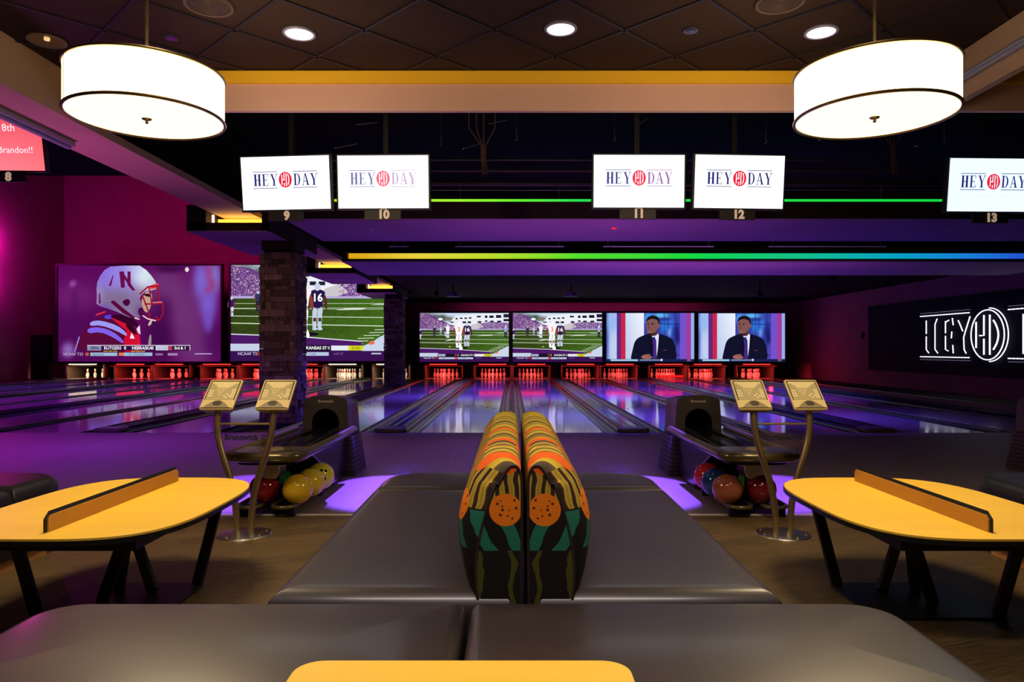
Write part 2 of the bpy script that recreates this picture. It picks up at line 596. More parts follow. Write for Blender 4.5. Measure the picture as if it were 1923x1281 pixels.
# ------------------------------------------------------------------ picture painter (flat pictures shown on screens)
class Picture:
    def __init__(self):
        self.bm = bmesh.new()
        self.lay = self.bm.loops.layers.float_color.new('Col')
        self.z = 0.0

    def poly(self, pts, c, step=True):
        if step:
            self.z += 0.0006
        vs = [self.bm.verts.new((x, y, self.z)) for x, y in pts]
        f = self.bm.faces.new(vs)
        for i, l in enumerate(f.loops):
            cc = c(*pts[i]) if callable(c) else c[i] if isinstance(c, list) else c
            l[self.lay] = (*srgb(cc), 1)

    def grid(self, fn, nx=48, ny=27, x0=0, y0=0, x1=1, y1=1):
        self.z += 0.0006
        for i in range(nx):
            for j in range(ny):
                a, b = x0 + (x1 - x0) * i / nx, x0 + (x1 - x0) * (i + 1) / nx
                c, d = y0 + (y1 - y0) * j / ny, y0 + (y1 - y0) * (j + 1) / ny
                self.poly([(a, c), (b, c), (b, d), (a, d)], fn, step=False)

    def rect(self, x0, y0, x1, y1, c, step=True):
        self.poly([(x0, y0), (x1, y0), (x1, y1), (x0, y1)], c, step)

    def blob(self, pts, c, it=2):
        for _ in range(it):
            q = []
            for i in range(len(pts)):
                a, b = pts[i], pts[(i + 1) % len(pts)]
                q += [(a[0] * .75 + b[0] * .25, a[1] * .75 + b[1] * .25), (a[0] * .25 + b[0] * .75, a[1] * .25 + b[1] * .75)]
            pts = q
        self.poly(pts, c)

    def ell(self, cx, cy, rx, ry, c, n=24):
        self.poly([(cx + rx * math.cos(2 * PI * k / n), cy + ry * math.sin(2 * PI * k / n)) for k in range(n)], c)

    def line(self, pts, w, c, asp=1.78):
        """polyline in one picture; w as a share of the height"""
        self.z += 0.0006
        for (x0, y0), (x1, y1) in zip(pts, pts[1:]):
            dx, dy = (x1 - x0) * asp, y1 - y0
            l = math.hypot(dx, dy) or 1
            nx, ny = -dy / l * w / 2 / asp, dx / l * w / 2
            self.poly([(x0 + nx, y0 + ny), (x1 + nx, y1 + ny), (x1 - nx, y1 - ny), (x0 - nx, y0 - ny)][::-1], c, step=False)

    def text(self, s, x, y, h, c, sx=1.0, asp=1.78, offset=0.0):
        """text centred on x, y; h = letter size as a share of the height"""
        self.z += 0.0006
        me = text_mesh(s, h, offset=offset)
        for p in me.polygons:
            vs = [(me.vertices[i].co.x * sx / asp + x, me.vertices[i].co.y + y) for i in p.vertices]
            try:
                self.poly(vs, c, step=False)
            except ValueError:
                pass
        bpy.data.meshes.remove(me)

    def serif(self, s, x, y, h, c, w=0.55, asp=1.78):
        """condensed high-contrast serif capitals H E Y D A; returns end x. h in picture heights"""
        self.z += 0.0006
        sy = h
        for ch in s:
            sx = h * w / asp

            def r(a0, b0, a1, b1):
                self.rect(x + a0 * sx, y + b0 * sy, x + a1 * sx, y + b1 * sy, c, step=False)

            def q(*pp):
                self.poly([(x + a * sx, y + b * sy) for a, b in pp], c, step=False)
            if ch == 'H':
                r(.10, 0, .38, 1); r(.66, 0, .94, 1); r(.3, .47, .72, .53)
                r(0, 0, .46, .05); r(.58, 0, 1.04, .05); r(0, .95, .46, 1); r(.58, .95, 1.04, 1)
            elif ch == 'E':
                r(.12, 0, .36, 1); r(0, 0, .85, .05); r(0, .95, .85, 1); r(.3, .47, .65, .53)
                r(.78, 0, .85, .25); r(.78, .75, .85, 1); r(.6, .38, .66, .62)
            elif ch == 'Y':
                q((0.05, 1), (.3, 1), (.62, .42), (.62, 0), (.38, 0), (.38, .42)); q((.86, 1), (.94, 1), (.62, .42), (.55, .42))
                r(-.05, .95, .42, 1); r(.74, .95, 1.08, 1); r(.24, 0, .76, .05)
            elif ch == 'D':
                r(.12, 0, .36, 1); r(0, 0, .5, .05); r(0, .95, .5, 1)
                n = 10
                for k in range(n):
                    a0, a1 = -PI / 2 + PI * k / n, -PI / 2 + PI * (k + 1) / n
                    q((.45 + .5 * math.cos(a0), .5 + .5 * math.sin(a0)), (.45 + .5 * math.cos(a1), .5 + .5 * math.sin(a1)),
                      (.45 + .28 * math.cos(a1), .5 + .45 * math.sin(a1)), (.45 + .28 * math.cos(a0), .5 + .45 * math.sin(a0)))
            elif ch == 'A':
                q((.42, 1), (.56, 1), (.96, 0), (.70, 0)); q((.42, 1), (.5, .9), (.14, 0), (.07, 0)); r(.2, .3, .72, .36)
                r(-.03, 0, .3, .05); r(.58, 0, 1.06, .05)
            x += sx * 1.18
        return x

    def mesh(self, name):
        me = bpy.data.meshes.new(name)
        self.bm.to_mesh(me)
        self.bm.free()
        return me


def logo_picture(fade=0.0, small=False, bg=(0.99, 0.99, 1.0)):
    p = Picture()
    p.rect(0, 0, 1, 1, bg)
    mixc = lambda c, t: tuple(a * (1 - t) + b * t for a, b in zip(c, bg))
    navy = (0.13, 0.13, 0.40)
    c1 = mixc(navy, fade)
    c2 = mixc((0.45, 0.25, 0.5), fade * 1.4 if fade else 0) if fade else navy
    red = mixc((0.82, 0.10, 0.20), fade * 0.9)
    p.serif('HEY', .138, .452, .225, c1, w=.64)
    p.serif('DAY', .592, .452, .225, c2 if fade else c1, w=.64)
    p.line([(.13, .715), (.41, .715)], .012, c1)
    p.line([(.13, .41), (.41, .41)], .012, c1)
    p.line([(.585, .715), (.86, .715)], .012, c2)
    p.line([(.585, .41), (.86, .41)], .012, c2)
    p.ell(.5, .562, .074, .148, red, 40)
    w = tuple(min(1, v) for v in bg)
    for x, y0, y1 in ((.462, .47, .655), (.488, .44, .50), (.488, .545, .685), (.512, .44, .685)):
        p.line([(x, y0), (x, y1)], .017, w)
    p.line([(.468, .56), (.488, .56)], .017, w)
    p.line([(.530, .665), (.540, .62), (.543, .56), (.540, .51), (.530, .465)], .017, w)
    if small:
        p.text('EVENTS  |  BOWLING  |  FOOD  |  DRINKS', .5, .30, .035, (.72, .74, .82), sx=1.0)
    return p.mesh('logo_picture')


def soft(base, spots):
    def fn(x, y):
        c = list(base)
        for cx, cy, rx, ry, col, w in spots:
            k = w * math.exp(-(((x - cx) / rx) ** 2 + ((y - cy) / ry) ** 2) ** 1.5)
            c = [a * (1 - k) + b * k for a, b in zip(c, col)]
        return c
    return fn


def person_shape(p, x, y, s, top, legs, skin, helmet, num=None, numc=(1, 1, 1)):
    """standing football player from behind; x,y = feet, s = height"""
    a = s / 1.78 * .74
    for d in (-.09, .07):
        p.blob([(x + (d - .06) * a, y + .48 * s), (x + (d + .10) * a, y + .48 * s), (x + (d + .06) * a, y + .2 * s), (x + (d + .05) * a, y + .0 * s), (x + (d - .06) * a, y), (x + (d - .07) * a, y + .2 * s)], legs, 1)
        p.rect(x + (d - .04) * a, y + .17 * s, x + (d + .05) * a, y + .25 * s, skin)
        p.blob([(x + (d - .06) * a, y + .04 * s), (x + (d + .08) * a, y + .04 * s), (x + (d + .09) * a, y - .02 * s), (x + (d - .07) * a, y - .02 * s)], legs, 1)
    for d in (-1, 1):
        p.blob([(x + d * .17 * a, y + .78 * s), (x + d * .27 * a, y + .72 * s), (x + d * .31 * a, y + .5 * s), (x + d * .27 * a, y + .4 * s), (x + d * .21 * a, y + .52 * s)], skin, 1)
    p.blob([(x - .15 * a, y + .46 * s), (x + .15 * a, y + .46 * s), (x + .18 * a, y + .7 * s), (x + .26 * a, y + .8 * s), (x + .1 * a, y + .87 * s), (x - .1 * a, y + .87 * s), (x - .26 * a, y + .8 * s), (x - .18 * a, y + .7 * s)], top, 1)
    p.ell(x, y + .92 * s, .10 * a, .085 * s, helmet, 14)
    if num:
        p.text(num, x, y + .68 * s, .24 * s, numc, offset=.006 * s)


def football_picture(bright=1.0):
    p = Picture()
    B = lambda c: tuple(min(1, v * bright) for v in c)
    p.rect(0, 0, 1, 1, B((.78, .86, .95)))
    p.grid(soft((.80, .87, .95), [(.25, .90, .06, .07, (.22, .28, .24), .95), (.17, .93, .05, .05, (.30, .36, .32), .9), (.33, .88, .06, .05, (.45, .42, .36), .9), (.08, .985, .08, .02, (.35, .38, .36), .8)]), 40, 16, 0, .7, 1, 1)
    # stadium block
    p.poly([(.30, .74), (.36, .86), (.40, .94), (.62, .98), (1, 1), (1, .72), (.55, .68), (.33, .7)], B((.93, .94, .97)))
    for wx, wy, ww, wh in ((.40, .87, .025, .03), (.45, .88, .03, .03), (.5, .88, .03, .03), (.55, .885, .03, .03), (.64, .91, .045, .035), (.73, .9, .03, .05), (.78, .9, .05, .05), (.855, .9, .06, .06), (.94, .91, .06, .07), (.34, .8, .04, .025), (.42, .79, .035, .04), (.48, .79, .04, .04), (.535, .79, .04, .04), (.65, .77, .04, .065), (.73, .82, .03, .03), (.79, .81, .04, .035), (.87, .81, .045, .035), (.94, .83, .06, .05)):
        p.rect(wx, wy, wx + ww, wy + wh, B((.13, .12, .22)))
    # stands
    p.poly([(0, .66), (.45, .655), (.47, .70), (.40, .735), (.32, .78), (.24, .86), (.12, .97), (.04, .985), (0, 1)], B((.42, .26, .52)))
    p.poly([(.58, .66), (1, .67), (1, .80), (.78, .82), (.68, .78)], B((.42, .30, .58)))
    p.poly([(.5, .66), (.63, .66), (.72, .72), (.66, .80), (.58, .76)], B((.80, .78, .80)))
    rnd = random.Random(3)
    p.z += 0.0006
    pal = [(.9, .85, .95), (.75, .6, .8), (.25, .1, .35), (.85, .4, .5), (.5, .3, .65), (.95, .92, .9), (.35, .25, .5)]
    for _ in range(2600):
        if rnd.random() < .66:
            x = rnd.uniform(0, .46)
            hi = .985 - max(0, x - .05) * .98 if x < .24 else .80 - (x - .24) * .42
            y = rnd.uniform(.665, max(.67, hi))
        else:
            x = rnd.uniform(.66, .995)
            y = rnd.uniform(.67, .80)
        w = rnd.uniform(.002, .005)
        p.rect(x, y, min(1, x + w), y + w * 1.9, B(rnd.choice(pal)), step=False)
    p.blob([(.2, .88), (.235, .91), (.26, .88), (.25, .85), (.21, .85)], B((.95, .96, 1)), 2)
    p.line([(0, .665), (.46, .655), (1, .668)], .03, B((.72, .66, .85)))
    # field
    fr = random.Random(11)
    gv = {}

    def field(x, y):
        k = gv.setdefault((round(x, 4), round(y, 4)), fr.uniform(-.02, .02))
        t = x * .8 + .1 * math.sin(y * 34)
        return (.20 + .08 * t + k, .26 + .20 * t + k * 1.5, .09 + .03 * t)
    p.grid(field, 60, 30, 0, .12, 1, .652)
    for y0, y1, w in ((.6, .6, .004), (.545, .54, .004), (.47, .452, .007), (.395, .362, .009), (.55, .555, .004)):
        p.line([(0, y0), (1, y1)], w, B((.85, .90, .80)))
    p.poly([(.28, .42), (.33, .46), (.42, .465), (.44, .45), (.35, .44)], B((.85, .88, .85)))
    p.poly([(.64, .53), (.70, .55), (.83, .555), (.80, .535)], B((.85, .88, .85)))
    p.poly([(.85, .585), (.9, .6), (1, .6), (1, .585)], B((.75, .8, .78)))
    for k in range(6):
        p.line([(.98 - k * .035, .33 - k * .03), (.88 - k * .035, .325 - k * .03)], .007, B((.85, .88, .8)))
    p.poly([(0, .275), (.4, .25), (.8, .20), (.8, .08), (0, .08)], B((.30, .10, .40)))
    p.line([(0, .28), (.4, .256), (.8, .205)], .010, B((.9, .9, .95)))
    # far players
    for x, y, s, t, l, h in ((.165, .53, .2, (.2, .2, .35), (.12, .1, .2), (.7, .75, .85)), (.235, .56, .15, (.75, .8, .9), (.6, .65, .8), (.8, .85, .95)), (.29, .53, .2, (.2, .15, .35), (.75, .8, .9), (.75, .8, .9)), (.315, .5, .26, (.95, .95, 1), (.95, .95, 1), (.95, .95, 1)), (.965, .5, .24, (.6, .65, .85), (.10, .10, .22), (.9, .9, .95)), (.005, .47, .2, (.25, .1, .4), (.85, .88, .95), (.8, .8, .9))):
        person_shape(p, x, y, s, B(t), B(l), (.45, .25, .2), B(h))
    p.ell(.47, .28, .07, .02, (.10, .06, .12))
    person_shape(p, .53, .33, .48, (.16, .08, .30), B((.78, .82, .9)), (.35, .18, .15), B((.8, .83, .9)), '16')
    person_shape(p, .44, .30, .53, B((.98, .97, 1)), B((.97, .97, 1)), (.55, .25, .18), B((1, .98, .98)), '3', (.95, .55, .35))
    p.blob([(.43, .34), (.47, .34), (.485, .26), (.475, .24), (.45, .24)], B((1, 1, 1)), 1)
    p.rect(.325, .30, .35, .315, (.85, .8, .2))
    # towel and graphics
    p.poly([(0, .18), (.2, .18), (.22, .16), (.2, .105), (0, .105)], B((.78, .82, .90)))
    p.poly([(.8, .15), (.87, .20), (.9, .24), (1, .33), (1, .10), (.8, .10)], B((.80, .84, .92)))
    p.blob([(.84, .19), (.87, .22), (.885, .18), (.85, .165)], (.9, .45, .3), 1)
    p.rect(.20, .105, .61, .165, (.10, .07, .16))
    p.rect(.205, .11, .285, .16, (.55, .58, .7))
    p.text('RUTGERS', .25, .135, .035, (.95, .95, 1))
    p.rect(.39, .108, .415, .163, (.45, .2, .15))
    p.text('0', .43, .135, .045, (1, 1, 1))
    p.text('KANSAS ST', .525, .135, .045, (1, 1, 1), offset=.001)
    p.text('0', .60, .135, .045, (1, 1, 1))
    p.rect(.615, .11, .72, .16, (.90, .92, .95))
    p.rect(.72, .11, .81, .16, (.85, .85, .1))
    p.text('FLAG', .765, .134, .038, (.2, .15, .1))
    p.rect(0, 0, 1, .105, (.22, .07, .32))
    p.text('NCAAF T25', .11, .075, .045, (.85, .85, .95))
    p.rect(.165, .06, .21, .09, (.65, .15, .12))
    p.rect(.215, .055, .395, .092, (.72, .78, .88))
    p.text('Ohio', .27, .074, .035, (.25, .28, .4))
    p.rect(.395, .055, .43, .092, (.85, .3, .3))
    p.rect(.43, .055, .6, .092, (.72, .78, .88))
    p.text('11 Utah', .49, .074, .035, (.25, .28, .4))
    p.text('4:07 ET', .66, .074, .035, (.5, .4, .6))
    p.rect(.86, .07, .92, .085, (.75, .75, .85))
    return p.mesh('football_picture')


def anchor_picture():
    p = Picture()
    p.rect(0, 0, 1, 1, (.62, .72, .92))
    p.grid(soft((.66, .74, .94), [(.0, .5, .03, .9, (.25, .32, .65), .9), (.09, .3, .05, .4, (.80, .85, .95), .7), (.06, .8, .06, .2, (.55, .72, .95), .7)]), 12, 20, 0, 0, .12, 1)
    p.rect(.12, 0, .17, 1, (.38, .16, .50))
    p.rect(.17, 0, .22, 1, (.80, .14, .28))
    p.poly([(.22, 0), (.42, 0), (.44, 1), (.22, 1)], [(.72, .78, .92), (.86, .88, .95), (.95, .96, 1), (.80, .86, .97)])
    p.grid(soft((.22, .26, .66), [(.62, .95, .10, .05, (.40, .80, .98), .9), (.48, .9, .05, .12, (.30, .66, .95), .9), (.66, .72, .035, .14, (.12, .55, .92), .9), (.74, .78, .03, .14, (.20, .50, .90), .8), (.72, .60, .025, .10, (.45, .68, .95), .8), (.80, .60, .03, .18, (.08, .10, .40), .9), (.66, .88, .08, .025, (.10, .16, .50), .9), (.82, .45, .03, .12, (.06, .08, .32), .9), (.84, .2, .04, .3, (.38, .28, .74), .7)]), 36, 34, .43, 0, .86, 1)
    for y in (.78, .46, .15):
        p.line([(.6, y), (.86, y - .01)], .014, (.10, .14, .45))
    for x in (.66, .79):
        p.line([(x, 0), (x, 1)], .014, (.14, .18, .5))
    p.rect(.84, 0, .91, 1, (.45, .32, .80))
    p.rect(.91, 0, .965, 1, (.62, .24, .62))
    p.rect(.965, 0, 1, 1, (.60, .68, .90))
    # man in a suit
    p.blob([(.27, 0), (.30, .25), (.33, .46), (.43, .55), (.50, .58), (.60, .58), (.70, .52), (.76, .46), (.79, .3), (.81, 0), (.6, -.0), (.4, 0)], (.07, .07, .17))
    p.poly([(.50, .56), (.575, .60), (.60, .55), (.58, .1), (.545, .06), (.52, .3)], (.90, .90, .98))
    p.poly([(.515, .47), (.555, .49), (.57, .44), (.575, .06), (.53, .06), (.515, .34)], (.27, .16, .50))
    p.poly([(.50, .50), (.56, .51), (.55, .46), (.51, .45)], (.13, .16, .40))
    p.poly([(.47, .55), (.52, .58), (.535, .30), (.53, .08), (.49, .2)], (.06, .06, .15))
    p.poly([(.60, .57), (.64, .54), (.60, .2), (.57, .06), (.59, .3)], (.06, .06, .15))
    p.blob([(.50, .68), (.59, .68), (.585, .56), (.545, .52), (.505, .56)], (.34, .20, .20), 1)
    p.blob([(.455, .84), (.47, .90), (.53, .93), (.58, .90), (.60, .80), (.585, .68), (.56, .58), (.51, .53), (.475, .55), (.465, .63), (.455, .72)], (.50, .33, .32))
    p.blob([(.455, .80), (.455, .86), (.47, .92), (.53, .96), (.585, .93), (.61, .86), (.605, .76), (.595, .76), (.59, .85), (.53, .89), (.475, .86)], (.10, .07, .10))
    p.ell(.602, .74, .013, .04, (.55, .34, .32))
    p.blob([(.475, .60), (.52, .575), (.56, .60), (.575, .66), (.56, .58), (.51, .52), (.475, .54)], (.16, .10, .12), 1)
    p.ell(.492, .605, .018, .014, (.65, .42, .42))
    p.line([(.463, .785), (.488, .79)], .014, (.08, .05, .07))
    p.line([(.51, .785), (.54, .785)], .014, (.08, .05, .07))
    p.ell(.478, .765, .008, .009, (.08, .05, .07))
    p.ell(.524, .765, .008, .009, (.08, .05, .07))
    p.blob([(.482, .76), (.498, .70), (.50, .675), (.475, .67), (.47, .68)], (.42, .27, .27), 1)
    p.line([(.65, .23), (.69, .245)], .012, (.5, .2, .3))
    p.blob([(.40, .07), (.40, .12), (.44, .15), (.50, .16), (.50, .12), (.53, .09), (.50, .06), (.46, .05)], (.62, .38, .36))
    p.line([(.46, .12), (.505, .125)], .008, (.35, .2, .2))
    p.rect(0, 0, 1, .055, (.10, .12, .30))
    p.rect(.05, .015, .36, .05, (.62, .78, .88))
    p.rect(.38, .02, .62, .05, (.45, .52, .65))
    p.rect(.62, .015, .64, .06, (.85, .88, .92))
    p.rect(.92, .012, .96, .055, (.5, .35, .5))
    return p.mesh('anchor_picture')


def helmet_picture():
    p = Picture()
    p.grid(soft((.37, .04, .36), [(.1, .2, .35, .5, (.30, .04, .33), .8), (.10, .68, .16, .16, (.44, .13, .44), .8), (.09, .81, .02, .035, (.66, .36, .70), .9),
        (.10, .55, .03, .25, (.30, .05, .36), .5), (.66, .75, .13, .30, (.44, .20, .46), .9), (.78, .45, .11, .40, (.44, .20, .46), .9), (.85, .15, .12, .28, (.42, .18, .44), .9),
        (.62, .25, .09, .28, (.24, .04, .28), .9), (.64, .55, .06, .14, (.27, .04, .30), .7), (.68, .97, .10, .05, (.24, .03, .26), .9), (.96, .25, .07, .25, (.30, .04, .34), .8),
        (.88, .85, .055, .22, (.50, .40, .80), .95), (.96, .88, .04, .2, (.52, .46, .80), .9), (.92, .60, .055, .20, (.48, .36, .80), .95), (.92, .42, .03, .12, (.45, .32, .76), .8),
        (.925, .93, .022, .13, (.60, .26, .55), .9), (.945, .80, .022, .07, (.60, .24, .50), .9), (.915, .74, .012, .03, (.66, .22, .48), .9), (.06, .12, .04, .08, (.60, .48, .78), .8)]), 64, 36)
    p.ell(.79, .96, .012, .025, (.9, .85, .85))
    # jersey
    p.blob([(.10, .095), (.14, .28), (.20, .42), (.27, .47), (.40, .46), (.46, .37), (.50, .25), (.51, .095)], (.35, .04, .22), 1)
    p.poly([(.32, .46), (.40, .455), (.45, .38), (.50, .27), (.51, .10), (.41, .10), (.40, .22), (.42, .32)], soft((.84, .06, .20), [(.36, .42, .05, .06, (.95, .15, .28), .7), (.43, .2, .05, .12, (.72, .03, .16), .7), (.49, .15, .03, .1, (.92, .10, .25), .7)]))
    p.blob([(.20, .42), (.26, .43), (.36, .38), (.42, .30), (.42, .26), (.36, .32), (.26, .38), (.19, .37)], (.62, .60, .95), 1)
    p.blob([(.18, .35), (.26, .36), (.34, .31), (.40, .22), (.40, .18), (.34, .25), (.26, .31), (.18, .29)], (.50, .38, .92), 1)
    p.line([(.10, .10), (.13, .26)], .012, (.65, .55, .90))
    p.blob([(.28, .48), (.33, .49), (.34, .45), (.29, .44)], (.35, .25, .85), 1)
    p.poly([(.44, .24), (.45, .30), (.47, .24)], (.95, .9, 1))
    p.poly([(.48, .34), (.50, .38), (.505, .28), (.49, .30)], (.95, .85, .95))
    p.blob([(.43, .42), (.47, .34), (.49, .27), (.45, .30), (.41, .38)], (.20, .02, .12), 1)
    p.line([(.23, .485), (.29, .52)], .018, (.85, .15, .25))
    # neck and helmet
    p.blob([(.30, .48), (.42, .50), (.48, .42), (.50, .36), (.44, .38), (.38, .42)], (.20, .02, .16), 1)
    outline = [(.235, .60), (.237, .68), (.235, .76), (.24, .83), (.26, .90), (.285, .955), (.32, .99), (.40, 1.0), (.50, 1.0), (.54, .955), (.57, .90), (.595, .84), (.61, .79), (.60, .755), (.56, .735), (.53, .72), (.51, .69), (.50, .66), (.515, .59), (.515, .52), (.50, .46), (.46, .45), (.41, .48), (.36, .52), (.30, .555), (.26, .575)]
    sh = soft((.56, .48, .64), [(.30, .90, .10, .18, (.54, .44, .88), .9), (.40, .90, .09, .22, (.60, .52, .90), .9), (.53, .92, .08, .16, (.86, .93, .95), 1.0), (.47, .97, .05, .09, (.74, .74, .95), .8),
        (.58, .80, .05, .07, (.78, .82, .92), .9), (.36, .64, .12, .12, (.50, .42, .56), .9), (.28, .56, .05, .05, (.46, .34, .66), .9), (.50, .52, .04, .09, (.46, .34, .55), .9), (.25, .70, .03, .12, (.62, .55, .78), .6)])
    p.z += 0.0006
    ctr = (.40, .74)
    n_ = len(outline)
    for k in range(n_):
        A, B = outline[k], outline[(k + 1) % n_]
        for j in range(12):
            t0, t1 = j / 12, (j + 1) / 12
            q = [(ctr[0] + (P_[0] - ctr[0]) * t, ctr[1] + (P_[1] - ctr[1]) * t) for P_, t in ((A, t0), (A, t1), (B, t1), (B, t0))]
            if j == 0:
                q = q[1:3] + [ctr]
            p.poly(q, sh, step=False)
    # N on the helmet
    dk = (.42, .05, .30)
    p.poly([(.385, .77), (.41, .77), (.405, .94), (.375, .94)], dk)
    p.poly([(.375, .94), (.395, .94), (.475, .74), (.455, .74)], dk)
    p.poly([(.425, .80), (.445, .76), (.445, .94), (.425, .94)], dk)
    p.poly([(.31, .79), (.325, .79), (.34, .90), (.335, .90)], dk)
    p.poly([(.25, .60), (.262, .61), (.257, .72), (.25, .70)], dk)
    p.blob([(.39, .63), (.43, .66), (.445, .62), (.43, .58), (.41, .58)], (.28, .02, .25), 1)
    p.poly([(.32, .62), (.34, .64), (.42, .53), (.49, .44), (.47, .44), (.40, .50)], (.35, .03, .25))
    p.ell(.51, .52, .02, .045, (.30, .04, .28))
    # face and cage
    p.blob([(.51, .66), (.55, .74), (.58, .70), (.57, .58), (.55, .50), (.52, .54)], (.78, .62, .55), 1)
    p.poly([(.52, .70), (.555, .71), (.575, .67), (.54, .68)], (.15, .05, .10))
    p.blob([(.56, .42), (.58, .44), (.57, .38), (.55, .37)], (.80, .75, .65), 1)
    p.blob([(.54, .76), (.57, .80), (.62, .82), (.62, .77), (.58, .755)], (.90, .25, .28), 1)
    red = (.62, .08, .16)
    for a in ([(.50, .70), (.55, .78), (.62, .79)], [(.52, .68), (.56, .50), (.56, .44)], [(.56, .76), (.575, .60), (.64, .61), (.645, .57)], [(.58, .61), (.64, .62), (.645, .50), (.62, .43)], [(.52, .48), (.56, .44), (.62, .43), (.60, .47)], [(.53, .60), (.57, .60)], [(.61, .78), (.62, .62)]):
        p.line(a, .016, red)
    p.line([(.52, .48), (.55, .445), (.60, .425)], .012, (.95, .85, .9))
    p.line([(.47, .455), (.50, .44)], .012, (.95, .85, .9))
    p.line([(.58, .615), (.64, .62)], .008, (.95, .6, .65))
    p.blob([(.55, .12), (.56, .28), (.575, .28), (.57, .12)], (.60, .55, .55), 1)
    # score graphics
    p.rect(.18, .115, .81, .165, (.20, .06, .24))
    p.rect(.18, .115, .265, .165, (.55, .58, .72))
    p.text('ESPN', .225, .139, .04, (.15, .15, .3), offset=.001)
    p.text('RUTGERS', .335, .139, .045, (.95, .9, 1), offset=.001)
    p.text('0', .412, .139, .045, (1, 1, 1), offset=.001)
    p.text('NEBRASKA', .515, .139, .045, (1, .95, 1), offset=.001)
    p.text('0', .58, .139, .045, (1, 1, 1), offset=.001)
    p.rect(.60, .117, .675, .163, (.80, .82, .90))
    p.text('1st 7:35', .638, .139, .034, (.4, .4, .5))
    p.rect(.675, .117, .70, .163, (.70, .25, .35))
    p.text('3rd & 1', .75, .139, .042, (1, 1, 1), offset=.001)
    p.line([(.18, .168), (.81, .168)], .008, (.85, .80, .9))
    p.line([(.81, .168), (.81, .115)], .008, (.85, .80, .9))
    for x in (.28, .31, .34, .45, .48, .51):
        p.line([(x, .108), (x + .025, .108)], .008, (.75, .70, .25))
    p.text('NCAAF T25', .095, .075, .042, (.80, .70, .85))
    p.rect(.17, .06, .19, .092, (.75, .35, .2))
    p.rect(.20, .058, .365, .093, (.62, .74, .84))
    p.text('Syracuse', .25, .075, .036, (.22, .28, .4))
    p.rect(.375, .06, .405, .092, (.90, .50, .25))
    p.rect(.405, .058, .58, .093, (.62, .74, .84))
    p.text('21 Clemson', .485, .075, .036, (.22, .28, .4))
    p.rect(.60, .064, .645, .086, (.55, .40, .62))
    p.rect(.675, .062, .735, .088, (.62, .50, .72))
    p.line([(.84, .08), (.945, .08)], .010, (.75, .65, .85))
    return p.mesh('helmet_picture')


def party_picture():
    p = Picture()
    p.poly([(0, 0), (.5, 0), (1, 0), (1, 1), (.5, 1), (0, 1)], [(.80, .65, .85), (.92, .45, .50), (.94, .42, .45), (.82, .28, .34), (.84, .30, .36), (.88, .38, .42)])
    p.poly([(0, 0), (.45, 0), (.55, .45), (0, .75)], [(.72, .78, .95), (.88, .35, .45), (.90, .30, .36), (.75, .5, .7)])
    w = (.95, .85, .88)
    p.text('Happy 8th', .50, .79, .19, w)
    p.text('Birthday Brandon!!', .53, .38, .17, w)
    return p.mesh('party_picture')


# ------------------------------------------------------------------ SETTING
def H(h):
    return EYE + h


LANE_Y0, LANE_Y1, DECK_Y1 = 10.2, 28.35, 30.0
FLOOR_END = 5.13
bm = new(); box(bm, -19.2, 11.9, -2.5, FLOOR_END, -0.12, 0.0)
struct('floor', bm, M['floor'], 'brown wood plank floor of the seating area')
bm = new(); box(bm, -19.2, 11.9, FLOOR_END + 0.03, LANE_Y0, -0.12, 0.0)
struct('floor', bm, M['approach'], 'pale maple approach in front of the lanes')
bm = new(); box(bm, -19.2, 11.9, LANE_Y0, 30.6, -0.3, -0.16)
struct('floor', bm, M['black'], 'dark subfloor under the lanes')
bm = new(); box(bm, -19.2, 11.9, FLOOR_END, FLOOR_END + 0.03, -0.1, 0.006)
struct('trim_1', bm, M['strip'], 'metal strip where plank floor meets the approach')

# walls
bm = new(); box(bm, -19.4, -3.3, 30.6, 30.8, -0.3, 9.6)
struct('wall_back_left', bm, M['plum_paint'], 'plum back wall above the wide screens')
bm = new(); box(bm, -3.3, 12.1, 30.6, 30.8, -0.3, 4.6)
struct('wall_back_right', bm, M['plum_paint'], 'dark plum back wall above the four screens')
bm = new(); box(bm, -19.4, -19.2, -2.5, 30.6, -0.3, 9.6)
struct('wall_left', bm, M['plum_paint'], 'left side wall with magenta wash')
bm = new(); box(bm, 11.9, 12.1, -2.5, 30.8, -0.3, 4.8)
struct('wall_right', bm, M['plum_paint'], 'dark right side wall that carries the neon sign')
bm = new(); box(bm, -19.4, 12.1, -2.7, -2.5, -0.3, 6.0)
struct('wall_behind', bm, M['brown_paint'])

# seating area ceiling: 45 degree tile grid hung as real tiles between T bars
HC, HB = 2.42, 2.03
XL, XR = -3.91, 3.66
YC = 6.24
bm = new(); box(bm, XL, 8.5, -2.5, YC, H(HC) + 0.012, H(HC) + 0.1)
struct('ceiling', bm, M['tile'], 'dark brown tiled ceiling over the seats')
bm = new()
s = 0.70
c0 = Vector((-0.135, 5.43))
d1, d2 = Vector((1, 1)).normalized(), Vector((1, -1)).normalized()
for d, e in ((d1, d2), (d2, d1)):
    for k in range(-18, 19):
        o_ = c0 + e * (k * s)
        # clip the line to the ceiling rectangle
        ts = []
        for ax, lo, hi in ((0, XL, 8.5), (1, -2.4, YC)):
            a, b = (lo - o_[ax]) / d[ax], (hi - o_[ax]) / d[ax]
            ts.append((min(a, b), max(a, b)))
        t0, t1 = max(t[0] for t in ts), min(t[1] for t in ts)
        if t1 - t0 < 0.1:
            continue
        p0, p1 = o_ + d * t0, o_ + d * t1
        bar(bm, (p0.x, p0.y, H(HC) + 0.006), (p1.x, p1.y, H(HC) + 0.006), 0.024, 0.014)
struct('ceiling', bm, mat('dark_grid_metal', (0.008, 0.005, 0.010), 0.6, metal=0.0), 'dark metal grid between ceiling tiles')
